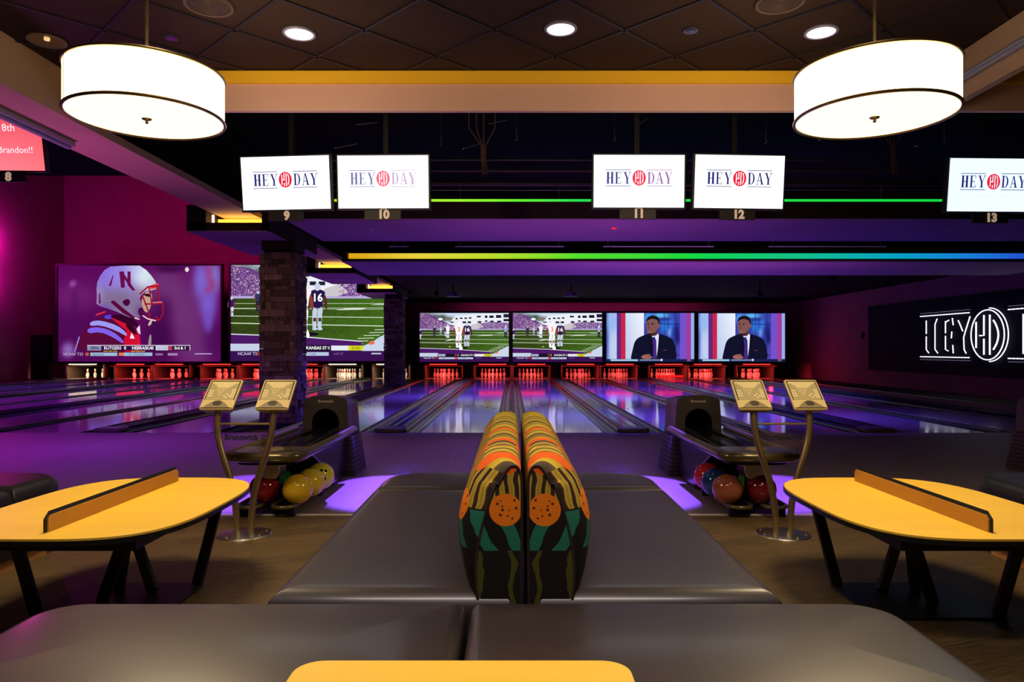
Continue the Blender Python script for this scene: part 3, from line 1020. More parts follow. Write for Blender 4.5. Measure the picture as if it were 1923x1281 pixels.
bm = new(); box(bm, -19.2, -4.49, -2.5, 10.72, H(2.6), H(2.75))
struct('ceiling', bm, M['black_paint'], 'black ceiling of the left hall')
bm = new(); box(bm, -19.2, -3.3, 10.72, 30.6, 9.4, 9.6)
struct('ceiling', bm, M['black_paint'])
bm = new(); box(bm, -4.49, 11.9, YC + 0.3, 17.3, H(3.4), H(3.5)); box(bm, -4.49, 11.9, YC + 0.2, YC + 0.3, H(HC), H(3.5))
struct('ceiling', bm, M['black_paint'], 'black open ceiling above the hanging monitors')
bm = new(); box(bm, -3.3, 11.9, 17.3, 30.6, H(1.96), H(3.5))
struct('ceiling', bm, M['black_paint'], 'low black ceiling above the lanes')
bm = new(); box(bm, 8.5, 11.9, -2.5, YC + 0.2, H(HC), H(2.7))
struct('ceiling', bm, M['black_paint'])

# cross beam: ochre band over a tan face
bm = new()
box(bm, -4.49, 8.5, YC, YC + 0.05, H(2.08), H(HC) + 0.1)
struct('trim_2', bm, M['tan_paint'], 'tan cross soffit above the monitors')
bm = new(); box(bm, XL, 8.5, YC - 0.03, YC, H(2.314), H(HC))
struct('trim_3', bm, M['yellow_paint'], 'ochre band along the top of the cross soffit')
# side beams
bm = new(); box(bm, -4.49, XL, -2.5, YC, H(HB), H(HC) + 0.3)
box(bm, -4.49, XL, YC, 10.72, H(HB), H(2.11))
struct('trim_4', bm, M['brown_paint'], 'brown side beam running from the seats to the lanes')
bm = new(); box(bm, XR, XR + 0.07, -2.5, YC - 0.03, H(HB), H(HC))
struct('trim_5', bm, M['brown_paint'], 'brown ceiling beam at the right edge')
bm = new(); box(bm, -4.49, -4.42, -2.5, 30.6, H(2.2), 9.5)
struct('wall_hall', bm, M['black_paint'], 'black bulkhead above the side beam')

# soffits over the lanes
bm = new(); box(bm, -3.1, 11.9, 9.7, 11.68, H(1.76), H(1.765) + 0.01, 0)
box(bm, -3.1, 11.9, 9.7, 9.8, H(1.77), H(2.0), 1); box(bm, -3.1, 11.9, 11.6, 11.68, H(1.77), H(2.0), 1); box(bm, -3.1, -3.02, 9.8, 11.6, H(1.77), H(2.0), 1)
struct('trim_6', bm, [M['lav_paint'], M['ledge_paint']], 'near lavender light shelf above the approach')
bm = new(); box(bm, -3.45, 11.9, 14.47, 17.1, H(1.76), H(1.775), 0)
box(bm, -3.45, 11.9, 14.47, 14.55, H(1.775), H(1.825), 1); box(bm, -3.45, -3.37, 14.55, 17.1, H(1.775), H(2.0), 1); box(bm, -3.26, 11.9, 17.0, 17.1, H(1.775), H(3.4), 1)
box(bm, -3.26, 11.9, 14.8, 14.86, H(1.775), H(1.97), 1)
struct('trim_7', bm, [M['lav_paint'], M['ledge_paint']], 'far lavender light shelf above the lanes')
# side boxes with amber coves, and beam pieces between them
BOXY = (10.72, 16.7, 22.46)
for i, y0 in enumerate(BOXY):
    y1 = y0 + 2.75
    bm = new()
    box(bm, -4.89, -3.68, y0, y1, H(1.76), H(1.775), 0)
    box(bm, -4.89, -3.68, y0, y0 + 0.08, H(1.775), H(1.896), 1)
    box(bm, -4.89, -4.60, y0, y1, H(1.775), H(2.16), 1)
    box(bm, -3.76, -3.68, y0, y1, H(1.775), H(2.06), 1)
    box(bm, -4.6, -3.76, y0 + 0.5, y1, H(1.775), H(2.03), 1)
    struct('trim_%d' % (8 + i), bm, [M['lav_paint'], M['ledge_paint']], 'side light box %s' % ('nearest the seats', 'behind the first stone column', 'at the second stone column')[i])
    yb = (BOXY + (30.6,))[i + 1]
    bm = new(); box(bm, -4.49, XL, y0, yb, H(HB), H(2.11))
    struct('trim_%d' % (11 + i), bm, M['brown_paint'])
bm = new(); box(bm, -4.4, -3.3, 25.3, 30.6, H(1.96), H(3.5)); box(bm, -3.5, -3.3, 17.3, 30.6, H(1.99), 9.5)
struct('ceiling', bm, M['black_paint'])

# dark panels and door opening on the back wall
bm = new(); box(bm, -4.56, -3.68, 28.0, 28.2, 0.68, 1.92)
tag(obj('black_partition', bm, M['black']), 'black partition between wide and small screens, behind second stone column', 'partition')
bm = new(); box(bm, 11.1, 11.75, 30.5, 30.62, 0, 1.95)
struct('door_1', bm, M['black'], 'dark doorway at the far right corner')

# ------------------------------------------------------------------ LED strips in the coves
LIME, GREEN = (0.35, 1.0, 0.02), (0.0, 0.75, 0.06)
mled1 = led_mat('rgb_led_near', [(0.0, (0.7, 0.8, 0.0)), (0.25, LIME), (0.36, (0.12, 0.95, 0.03)), (0.45, (0.0, 0.8, 0.08)), (0.62, GREEN), (1.0, GREEN)], -2.6, 5.0, 0.9)
bm = new(); box(bm, -3.0, 11.8, 9.8, 9.83, H(2.002), H(2.055))
tag(obj('led_strip', bm, mled1), 'thin lime and green light strip behind the hanging monitors', 'light strip', kind=None)
mled2 = led_mat('rgb_led_far', [(0.0, (0.85, 0.42, 0.0)), (0.10, (0.95, 0.75, 0.05)), (0.2, (0.6, 0.85, 0.02)), (0.33, (0.10, 0.85, 0.02)), (0.5, (0.0, 0.78, 0.05)), (0.66, (0.0, 0.62, 0.28)), (0.8, (0.0, 0.42, 0.62)), (0.92, (0.01, 0.22, 0.8)), (1.0, (0.02, 0.08, 0.7))], -3.3, 10.6, 0.85)
bm = new(); box(bm, -3.35, 11.7, 14.62, 14.66, H(1.80), H(1.955))
tag(obj('led_strip', bm, mled2), 'rainbow light strip fading yellow, green, teal to blue over the lanes', 'light strip')
mcd = mat('galvanised_conduit', (0.5, 0.55, 0.5), 0.4, metal=0.3)
for (x0, x1), w_ in (((-1.15, 1.05), 'below monitor 10'), ((1.85, 4.1), 'below monitors 11 and 12'), ((5.2, 7.6), 'below monitor 13'), ((-2.5, -2.1), 'at its left end')):
    bm = new(); tube(bm, [(x0, 14.5, H(2.08)), (x1, 14.5, H(2.08))], 0.014, 6)
    for x in (x0 + .1, x1 - .1):
        tube(bm, [(x, 14.5, H(2.08)), (x, 14.5, H(3.39))], 0.004, 4)
    tag(obj('conduit', bm, mcd), 'thin conduit catching light over the rainbow strip, ' + w_, 'conduit', 'conduits over the rainbow light strip')
for i, y0 in enumerate(BOXY):
    t = thing('cove_light', 'amber cove light in the side box ' + ('left of the first stone column top', 'between the two stone columns', 'on top of the second stone column')[i], 'cove light', (-4.17, y0, H(1.9)))
    bm = new(); box(bm, -0.42, 0.41, 0.42, 0.46, -0.12, 0.12); obj('glow_panel', bm, M['amber_cove_glow'], t)  # back wall of the cove made to glow, standing in for LED light on it
    bm = new(); box(bm, -0.38, -0.35, 0.1, 0.12, -0.04, 0.13); obj('led_end', bm, M['white_led'], t)
    bm = new(); box(bm, -0.3, 0.36, 0.30, 0.34, -0.12, -0.02); obj('led_bar', bm, M['white_led'], t)
    lamp('cove_lamp', 'AREA', (-4.15, y0 + 0.25, H(1.86)), (1, 0.42, 0.05), 1.6, size=0.7, size_y=0.12, rot=(PI, 0, 0))

# ------------------------------------------------------------------ rails, pipes, cables
bm = new()
box(bm, -4.40, -4.28, 1.5, 7.0, H(HB) - 0.05, H(HB) - 0.004); box(bm, -4.36, -4.32, 1.5, 7.0, H(HB) - 0.075, H(HB) - 0.05)
tag(obj('ceiling_rail', bm, M['rail_metal'], bevel=0.004), 'grey metal rail under the left side beam', 'rail')
bm = new()
box(bm, XR - 0.05, XR - 0.002, -1.0, 6.1, H(2.15), H(2.215)); box(bm, XR - 0.075, XR - 0.05, -1.0, 6.1, H(2.17), H(2.195))
tag(obj('ceiling_rail', bm, M['rail_metal'], bevel=0.004), 'grey metal rail on the right ceiling beam', 'rail')
for k, (y, hh, r, mm, lab) in enumerate(((9.0, 2.38, 0.012, 'pipe', 'dark upper pipe between the monitor pairs'), (9.1, 2.27, 0.02, 'pipe', 'dark middle pipe between the monitor pairs'), (9.3, 2.15, 0.035, 'pipe', 'dark thick lower duct between the monitor pairs'), (9.5, 2.11, 0.006, 'pipe_green', 'thin conduit just above the near green light strip'))):
    bm = new(); tube(bm, [(-3.4, y, H(hh)), (11.5, y, H(hh))], r, 8)
    tag(obj('ceiling_pipe', bm, M[mm], smooth=True), lab, 'pipe', 'pipes above the monitors')
for cx_, lab in ((-0.34, 'tan cable bundle hanging between monitors 10 and 11'), (4.6, 'tan cable bundle hanging between monitors 12 and 13')):
    t = thing('cable_bundle', lab, 'cable', (cx_, 8.6, 0), group='cable bundles in the open ceiling')
    for dx in (-0.12, -0.06, 0.0, 0.09):
        bm = new(); tube(bm, [(dx * 1.5, 0.02, H(3.38)), (dx * 1.5, 0, H(2.66)), (dx * 0.9, 0, H(2.56)), (dx * .25, 0, H(2.45)), (dx * .22, 0, H(2.3)), (dx * .3 + .02, 0, H(2.1))], 0.008, 6)
        obj('cable', bm, M['cable'], t, smooth=True)
for hx, hz, lab in ((828, 272, 'small hook just above monitor 10'), (970, 262, 'small hook in the middle of the dark ceiling'), (1154, 262, 'small hook above monitor 11'), (1438, 268, 'small hook above monitor 12'), (1539, 262, 'small hook right of monitor 12'), (1773, 270, 'small hook above monitor 13')):
    D = 7.6
    bm = new(); x = (hx - 961.5) / F * D; z = EYE - (hz - 655) / F * D
    tube(bm, [(x, D, z + 0.12), (x, D, z + 0.03), (x + 0.012, D, z + 0.015), (x + 0.012, D, z - 0.005), (x, D, z - 0.015), (x - 0.012, D, z - 0.003)], 0.0035, 6)
    tube(bm, [(x, D, z + 0.12), (x, D, H(3.4))], 0.0015, 4)
    tag(obj('ceiling_hook', bm, M['bronze']), lab, 'hook', 'hooks hanging from the dark ceiling')
rnd = random.Random(5)
for k, (px, py, a) in enumerate(((685, 225, .6), (645, 268, .7), (885, 268, .75), (935, 222, .7), (1210, 222, 1.0), (1735, 268, .45))):
    D = 8.9
    x = (px - 961.5) / F * D; z = EYE - (py - 655) / F * D
    bm = new(); bar(bm, (x - .10, D, z - .1 * a), (x + .10, D + .3, z + .1 * a), .03, .01)
    tag(obj('ceiling_brace', bm, M['pipe_green']), 'small slanting brace in the dark ceiling ' + ('above monitor 10', 'over the gap of monitors 9 and 10', 'beside the tan cable bundle', 'under the middle of the cross soffit', 'above monitor 11', 'left of monitor 13')[k], 'brace', 'slanting braces')

bm = new(); lathe(bm, [(0, -0.02), (0.03, -0.018), (0.04, -0.004), (0.04, 0.0), (0, 0)], (1.485, 10.39, H(1.76)), seg=16)
tag(obj('indicator_light', bm, mat('red_indicator', (0.6, 0.02, 0.02), 0.4, emit=(1.0, 0.02, 0.02), strength=0.7), smooth=True), 'tiny red indicator under the near light shelf below monitor 11', 'indicator light')
bm = new(); lathe(bm, [(0, -0.03), (0.02, -0.028), (0.02, -0.024), (0.006, -0.02), (0.006, -0.004), (0.03, -0.003), (0.03, 0.0), (0, 0)], (-2.07, 10.5, H(1.76)), seg=16)
tag(obj('sprinkler', bm, M['steel'], smooth=True), 'small sprinkler head under the near light shelf below monitor 10', 'sprinkler')
# black light fixtures
for px, py, D in ((820, 550, 20.5), (1428, 551, 20.5), (1564, 523, 17.8)):
    x = (px - 961.5) / F * D; z = EYE - (py - 655) / F * D
    lab = {820: 'small violet stage light left of the first small screen', 1428: 'small violet stage light above the last small screen', 1564: 'small violet stage light nearest the right wall'}[px]
    t = thing('stage_light', lab, 'stage light', (x, D, z), group='violet stage lights on the dark ceiling')
    bm = new(); lathe(bm, [(0, 0.12), (0.07, 0.12), (0.075, 0.0), (0.06, 0.0), (0.06, 0.02), (0, 0.02)], seg=16)
    o = obj('housing', bm, M['black'], t, rot=(math.radians(100), 0, 0), loc=(0, 0.02, 0))
    bm = new(); lathe(bm, [(0, 0), (0.058, 0.0), (0.0585, 0.01), (0, 0.012)], seg=16); obj('lens', bm, M['uvlens'], t, rot=(math.radians(100), 0, 0))
    bm = new(); box(bm, -0.012, 0.012, 0.05, 0.075, 0.05, H(1.96) - z if py > 530 else H(1.96) - z + 0.02); obj('bracket', bm, M['black'], t)
for px, lab in ((850, 'dark ceiling projector above the first small screen'), (1073, 'dark ceiling projector above the second small screen')):
    D = 22.0
    x = (px - 961.5) / F * D; z = EYE - (552 - 655) / F * D
    t = thing('projector', lab, 'projector', (x, D, z))
    bm = new(); box(bm, -0.2, 0.2, 0, 0.35, -0.07, 0.07); obj('body', bm, mat('projector_grey', (0.1, 0.09, 0.11), 0.5), t, bevel=0.01)
    bm = new(); lathe(bm, [(0, 0.02), (0.045, 0.02), (0.05, 0), (0.05, -0.03)], seg=16); obj('lens', bm, M['gloss_black'], t, rot=(PI / 2, 0, 0), loc=(0.08, 0, 0))
    bm = new(); box(bm, -0.02, 0.02, 0.15, 0.19, 0.07, H(1.96) - z); obj('mount', bm, M['black'], t)

# ------------------------------------------------------------------ downlights and ceiling fittings
def ceil_at(px, py):
    D = F * HC / (655 - py)
    return (px - 961.5) / F * D, D


proto = None
for px, py, lab in ((562, 64, 'round lit ceiling downlight right of the left pendant'), (1053, 55, 'round lit ceiling downlight nearest the middle'), (1542, 61, 'round lit ceiling downlight left of the right pendant')):
    x, y = ceil_at(px, py)
    if proto is None:
        t = thing('downlight', lab, 'downlight', (x, y, H(HC)), group='lit ceiling downlights')
        bm = new(); lathe(bm, [(0.105, 0.008), (0.122, 0.008), (0.125, 0), (0.12, -0.006), (0.105, -0.006)], seg=32); obj('trim_ring', bm, mat('blue_grey_ring', (0.25, 0.25, 0.4), 0.3), t, smooth=True)
        bm = new(); lathe(bm, [(0, -0.008), (0.06, -0.007), (0.104, 0.0), (0.104, 0.01), (0, 0.01)], seg=32); obj('lens', bm, M['lens_on'], t, smooth=True)
        proto = t
    else:
        dup(proto, (x, y, H(HC)), lab)
x, y = ceil_at(88, 77)
t = thing('downlight', 'unlit ceiling downlight with mirror reflector at the top left', 'downlight', (x, y, H(HC)))
bm = new(); lathe(bm, [(0.12, 0.008), (0.14, 0.004), (0.138, -0.008), (0.12, -0.006)], seg=32); obj('trim_ring', bm, M['olive_plastic'], t, smooth=True)
bm = new(); lathe(bm, [(0, 0.009), (0.04, 0.006), (0.12, -0.005), (0.12, 0.01), (0, 0.01)], seg=32); obj('reflector', bm, M['lens_off'], t, smooth=True)
bm = new(); lathe(bm, [(0, -0.012), (0.02, -0.008), (0.022, 0.004), (0, 0.004)], (0.02, -0.03, 0), seg=16); obj('bulb', bm, mat('bulb_glint', (0.9, 0.7, 0.4), 0.3, emit=(1, 0.6, 0.25), strength=0.9), t, smooth=True)  # emission paints the reflector's glint; the downlight itself is off
for px, py, r, c, lab, nm, cat in ((322, 71, 0.05, (0.12, 0.01, 0.3), 'small violet round sensor on the ceiling behind left pendant', 'ceiling_sensor', 'sensor'), (1297, 58, 0.055, (0.03, 0.03, 0.12), 'small dark round sensor between right downlights', 'ceiling_sensor', 'sensor')):
    x, y = ceil_at(px, py)
    t = thing(nm, lab, cat, (x, y, H(HC)))
    bm = new(); lathe(bm, [(0, -0.012), (r * .7, -0.012), (r * .75, 0.0), (0, 0.01)], seg=24)
    obj('dome', bm, mat('sensor_dome', c, 0.2), t, smooth=True)
    bm = new(); lathe(bm, [(r * .72, 0.01), (r, 0.008), (r, -0.004), (r * .76, -0.006)], seg=24)
    obj('ring', bm, mat('sensor_ring', (0.05, 0.04, 0.09), 0.3), t, smooth=True)
for px, py, lab in ((392, 10, 'round slotted ceiling speaker right of the left pendant rod'), (1465, 4, 'round slotted ceiling speaker left of the right pendant rod')):
    x, y = ceil_at(px, py)
    t = thing('ceiling_speaker', lab, 'speaker', (x, y, H(HC)), group='ceiling speakers')
    bm = new(); lathe(bm, [(0.145, 0.008), (0.17, 0.006), (0.165, -0.012), (0.145, -0.006)], seg=36); obj('rim', bm, M['olive_plastic'] if False else mat('speaker_rim', (0.10, 0.06, 0.045), 0.6), t, smooth=True)
    bm = new(); lathe(bm, [(0, -0.004), (0.145, -0.003), (0.145, 0.01), (0, 0.01)], seg=36)
    for k in range(6):
        tube(bm, [((0.02 + k * .022) * math.cos(a), (0.02 + k * .022) * math.sin(a), -0.004) for a in [2 * PI * j / 24 for j in range(24)]], 0.004, 4, closed=True)
    obj('grille', bm, mat('speaker_grille', (0.05, 0.03, 0.025), 0.7), t)


# ------------------------------------------------------------------ pendant lamps
def pendant(x, y, zc, r, h, label):
    t = thing('pendant_lamp', label, 'pendant lamp', (x, y, zc), group='drum pendant lamps')
    bm = new()
    lathe(bm, [(r, 0), (r, h), (r - 0.006, h), (r - 0.006, 0)], seg=72)
    bmesh.ops.remove_doubles(bm, verts=bm.verts, dist=1e-5)
    obj('lamp_shade', bm, M['linen'], t, smooth=True)
    for z in (0.0, h):
        bm = new(); tube(bm, [((r + .001) * math.cos(2 * PI * k / 72), (r + .001) * math.sin(2 * PI * k / 72), z) for k in range(72)], 0.0085, 8, closed=True)
        obj('shade_trim', bm, M['rod'], t, smooth=True)
    bm = new(); lathe(bm, [(0, -0.004), (r * .6, -0.004), (r - 0.008, 0.004), (r - 0.008, 0.012), (0, 0.01)], seg=72)
    obj('diffuser', bm, M['diffuser'], t, smooth=True)
    bm = new(); lathe(bm, [(0, -0.03), (0.006, -0.03), (0.009, -0.022), (0.006, -0.014), (0.022, -0.009), (0.026, -0.004), (0, -0.004)], seg=20)
    obj('finial', bm, M['rod'], t, smooth=True)
    bm = new(); tube(bm, [(0, 0, h - 0.02), (0, 0, H(HC) - zc)], 0.007, 10)
    obj('rod', bm, M['rod'], t, smooth=True)
    bm = new()
    for a in range(3):
        bar(bm, (0, 0, h - 0.02), ((r - .006) * math.cos(a * 2.1), (r - .006) * math.sin(a * 2.1), h - 0.02), 0.006, 0.004)
    obj('spider', bm, M['rod'], t)
    bm = new(); lathe(bm, [(0, 0), (0.055, 0), (0.06, -0.01), (0.03, -0.03), (0, -0.03)], (0, 0, H(HC) - zc), seg=24)
    obj('canopy', bm, M['rod'], t, smooth=True)
    bm = new()
    if x < 0:
        a0 = [math.radians(d) for d in (223, 224.5, 226, 227.5)]
        vs = [[bm.verts.new(((r + .0015) * math.cos(q), (r + .0015) * math.sin(q), z)) for z in (0.004, h - 0.004)] for q in a0]
        for A, B in zip(vs, vs[1:]):
            bm.faces.new((A[0], B[0], B[1], A[1]))
        obj('shade_seam', bm, mat('shade_seam_linen', (0.9, 0.8, 0.6), 0.8, emit=(1.0, 0.72, 0.36), strength=1.15), t)
    lamp('pendant_bulb', 'AREA', (x, y, zc - 0.04), WARM, 36, size=0.7, rot=(0, 0, 0), spread=170, spec=0.08)
    lamp('pendant_up_bulb', 'POINT', (x, y, zc + h + 0.08), WARM, 8, size=0.15)
    lamp('soffit_fill', 'SPOT', (x, y + 0.42, zc + h * .5), (1, 0.72, 0.46), 95, size=0.1, target=(x * 0.75, YC, H(2.35)), spot=100, blend=1, spec=0.1)  # added spot that brightens the cross soffit, not a bulb of the pendant
    return t


pendant(-1.945, 3.8, H(1.228), 0.385, 0.232, 'glowing drum pendant lamp at the left')
pendant(1.87, 3.68, H(1.197), 0.385, 0.232, 'glowing drum pendant lamp at the right')


# ------------------------------------------------------------------ monitors
def monitor(num, cx, cy, zb, yaw, tilt, label, me, w=0.90, h=0.515, pdx=0.0):
    t = thing('hanging_monitor', label, 'monitor', (cx, cy, zb), rotz=yaw, group='score monitors hung over the approach')
    R = Matrix.Rotation(tilt, 4, 'X')
    bm = new(); xbox(bm, Matrix.Translation((0, 0.03, h / 2)), w + 0.036, 0.055, h + 0.036)
    bm.transform(R)
    obj('casing', bm, M['screen_frame'], t, bevel=0.004)
    o = link('screen_picture', me, t)
    me.materials.clear(); me.materials.append(M['pic_monitor'])
    o.matrix_local = R @ Matrix.Translation((-w / 2, -0.002, 0)) @ Matrix.Rotation(PI / 2, 4, 'X') @ Matrix.Diagonal((w, h, 1, 1))
    bm = new(); xbox(bm, Matrix.Translation((0, -0.006, -0.009)), 0.06, 0.006, 0.005); bm.transform(R)
    obj('maker_badge', bm, M['rail_metal'], t)
    bm = new(); box(bm, -0.025, 0.025, 0.10, 0.15, 0.1, H(3.4) - zb); box(bm, -0.12, 0.12, 0.055, 0.12, 0.2, 0.4)
    obj('ceiling_mount', bm, M['soft_black'], t)
    bm = new(); box(bm, pdx - 0.19, pdx + 0.17, -0.005, 0.02, -0.115, -0.02)
    pl = obj('number_plate', bm, M['plate'], t)
    text('numeral', num, 0.115, M['numeral'], pl, (pdx, -0.008, -0.066), offset=0.006)
    return t


MD = 7.09
SC = F / MD


def mx_(px):
    return (px - 961.5) / SC


zb = EYE + (655 - 393.5) / SC
monitor('9', mx_(539), MD, zb, math.radians(-5.5), math.radians(7), 'hanging monitor over number plate 9', logo_picture(0.0))
monitor('10', mx_(720.5), MD, zb + 0.012, math.radians(-1.2), math.radians(5), 'hanging monitor over number plate 10, its logo washed pale', logo_picture(0.35))
monitor('11', mx_(1199.5), MD, zb + 0.02, math.radians(0.6), math.radians(3), 'hanging monitor over number plate 11', logo_picture(0.12))
monitor('12', mx_(1386.5), MD, zb + 0.012, math.radians(3.5), math.radians(6), 'hanging monitor over number plate 12', logo_picture(0.0))
monitor('13', mx_(1861), MD, zb - 0.02, math.radians(2), math.radians(6), 'hanging monitor over number plate 13, cut by the right frame edge', logo_picture(0.0, True, (0.84, 0.91, 0.99)))
monitor('8', mx_(-2), MD, EYE + (655 - 320) / SC, math.radians(2), math.radians(10), 'hanging monitor over number plate 8 showing a red birthday greeting', party_picture(), pdx=0.095)

# ------------------------------------------------------------------ big screens above the pins
SY = 28.05
SS = F / SY


def screen(px0, px1, py0, py1, label, me, strength_mat, group):
    x0, x1 = (px0 - 961.5) / SS, (px1 - 961.5) / SS
    z1, z0 = EYE + (655 - py0) / SS, EYE + (655 - py1) / SS
    t = thing('projection_screen', label, 'screen', ((x0 + x1) / 2, SY, z0), group=group)
    w, h = x1 - x0, z1 - z0
    bm = new(); fr = 0.075
    box(bm, -w / 2 - fr, w / 2 + fr, 0.02, 0.12, -fr, h + fr)
    for a in ((-w / 2 - fr, -w / 2, -fr, h + fr), (w / 2, w / 2 + fr, -fr, h + fr), (-w / 2, w / 2, -fr, 0), (-w / 2, w / 2, h, h + fr)):
        box(bm, a[0], a[1], -0.06, 0.02, a[2], a[3])
    obj('frame', bm, M['screen_frame'], t)
    me.materials.clear(); me.materials.append(strength_mat)
    o = link('screen_picture', me, t)
    o.matrix_local = Matrix.Translation((-w / 2, 0.018, 0)) @ Matrix.Rotation(PI / 2, 4, 'X') @ Matrix.Diagonal((w, h, 1, 1))
    return t


fb = football_picture(1.0)
an = anchor_picture()
screen(109, 415, 499, 679, 'wide screen at far left showing a helmeted football player', helmet_picture(), M['pic'], 'wide screens of the left hall')
screen(434, 741, 498, 678, 'wide screen behind the first stone column showing a football field', fb, M['pic'], 'wide screens of the left hall')
g = 'row of four small screens above the pins'
screen(788.5, 955.5, 588, 679.5, 'leftmost small screen, showing football players', fb, M['pic'], g)
screen(963, 1130.5, 588, 679.5, 'second small screen from left, showing football players', fb, M['pic'], g)
screen(1138.5, 1303.5, 588, 679.5, 'third small screen, showing a suited man, beside the football one', an, M['pic'], g)
screen(1311, 1474, 588.5, 679.5, 'rightmost small screen, showing a suited man', an, M['pic'], g)
bm = new(); box(bm, -18.9, -18.2, 28.0, 28.3, 0.0, 1.75)
tag(obj('loudspeaker', bm, M['black'], bevel=0.02), 'tall black cabinet beside the far left wide screen', 'loudspeaker')

# ------------------------------------------------------------------ lanes
LW = 1.055
LANES = [('1', -17.1), ('2', -15.2), ('3', -13.65), ('4', -11.75), ('5', -10.2), ('6', -8.3), ('7', -6.75), ('8', -4.85), ('9', -2.733), ('10', -0.777), ('11', 0.777), ('12', 2.733), ('13', 4.287), ('14', 6.243), ('15', 7.797), ('16', 9.75)]
WHITE_DECK = ('1', '7', '8')


def gutter_bm(x0, x1):
    bm = new()
    n = 10
    w = (x1 - x0) / 2 - 0.008
    cx = (x0 + x1) / 2
    A, B = [], []
    prof = [(x0, -0.005), (cx - w, -0.005)] + [(cx - w * math.cos(PI * k / n), -0.005 - 0.09 * math.sin(PI * k / n)) for k in range(1, n)] + [(cx + w, -0.005), (x1, -0.005), (x1, -0.15), (x0, -0.15)]
    prism(bm, prof, LANE_Y0 + 0.01, LANE_Y1, axis='y')
    return bm


def where(n):
    n = int(n)
    if n <= 8:
        return {1: 'at the far left with white-lit pins', 2: 'second from the far left wall', 3: 'third from the far left wall', 4: 'fourth from the left wall', 5: 'ending behind the left score console', 6: 'just left of the white-lit pair', 7: 'with white-lit pins between the stone columns', 8: 'with white-lit pins right of second stone column'}[n]
    if n < 16:
        return {9: 'under the leftmost small screen, left side', 10: 'left of the centre gutters', 11: 'right of the centre gutters', 12: 'second right of the centre gutters', 13: 'third right of the centre gutters', 14: 'ending under the rightmost small screen, left side', 15: 'ending at the right end of the screens'}[n]
    return 'nearest the right wall'


for num, cx in LANES:
    t = thing('bowling_lane', 'polished bowling lane ' + where(num), 'bowling lane', (cx, 0, 0), group='bowling lanes')
    bm = new(); box(bm, -LW / 2, LW / 2, LANE_Y0, 28.35, -0.15, 0.0)
    obj('lane_surface', bm, M['lane'], t)
    bm = new()
    for k in range(-3, 4):
        a, b = k * 0.14, LANE_Y0 + 4.9 - abs(k) * 0.3
        prism(bm, [(a - .022, b), (a + .022, b), (a, b + .22)], 0.0003, 0.0012)
    obj('arrow_marks', bm, M['dark_print'], t)
    for sgn in (-1, 1):
        a, b = sgn * LW / 2, sgn * (LW / 2 + 0.233)
        obj('gutter', gutter_bm(min(a, b), max(a, b)), M['gutter'], t, smooth=True)

# dividers: wide caps inside each pair (over the ball track), thin ribs between pairs
GW = LW / 2 + 0.235
xs = [c for _, c in LANES]
for i in range(len(xs) - 1):
    x0, x1 = xs[i] + GW, xs[i + 1] - GW
    if x1 - x0 > 0.35 and abs((x0 + x1) / 2 + 3.79) > 0.3 or abs(x1 - x0 - 0.43) < 0.08:
        w = x1 - x0
        t = thing('lane_divider', 'wide raised divider ' + ('between lanes %s and %s' % (LANES[i][0], LANES[i + 1][0])) + ', over the ball track', 'lane divider', ((x0 + x1) / 2, 0, 0), group='wide lane dividers')
        bm = new(); q = w / 2
        prism(bm, [(-q, -0.15), (q, -0.15), (q, 0.0), (q * .86, 0.035), (q * .5, 0.05), (-q * .5, 0.05), (-q * .86, 0.035), (-q, 0.0)], LANE_Y0 + 0.25, LANE_Y1, axis='y')
        obj('capping', bm, M['divider'], t)
        bm = new()
        for s_ in (-1, 1):
            tube(bm, [(s_ * q * .82, LANE_Y0 + 0.3, 0.045), (s_ * q * .82, LANE_Y1, 0.045)], 0.022, 8)
        tube(bm, [(0, LANE_Y0 + 0.3, 0.05), (0, LANE_Y1, 0.05)], 0.014, 6)
        obj('edge_rail', bm, M['gutter'], t, smooth=True)
        bm = new(); prism(bm, rrect(-q, q, LANE_Y0 - 0.02, LANE_Y0 + 0.3, 0.06), 0.002, 0.062)
        obj('end_cap', bm, M['cap'], t, bevel=0.015)
    elif x1 - x0 < 0.3:
        bm = new(); box(bm, x0 + 0.002, x1 - 0.002, LANE_Y0 + 0.01, LANE_Y1, -0.15, 0.012)
        tag(obj('lane_rib', bm, M['divider'], bevel=0.004), 'thin metal rib between lanes %s and %s' % (LANES[i][0], LANES[i + 1][0]), 'lane divider', 'thin ribs between neighbouring gutters')
bm = new(); box(bm, -4.08, -3.50, LANE_Y0, LANE_Y1, -0.15, -0.01)
struct('floor', bm, M['black'], 'black strip of floor carrying the stone columns')
bm = new(); box(bm, -19.2, -17.88, LANE_Y0, 30.4, -0.15, 0.0); box(bm, 10.53, 11.9, LANE_Y0, 30.4, -0.15, 0.0)
struct('floor', bm, M['ledge_paint'], 'dark walkways beside the outer lanes')

# pin decks
def pin_bm():
    bm = new()
    prof = [(0, 0), (.026, 0), (.029, .006), (.036, .03), (.049, .07), (.0565, .105), (.0605, .12), (.0595, .14), (.053, .175), (.040, .21), (.028, .24), (.0235, .262), (.024, .28), (.029, .31), (.0325, .34), (.030, .362), (.02, .377), (0, .381)]
    lathe(bm, prof, seg=14)
    for f in bm.faces:
        z = f.calc_center_median().z
        if 0.250 < z < 0.262 or 0.268 < z < 0.285:
            f.material_index = 1
    return bm


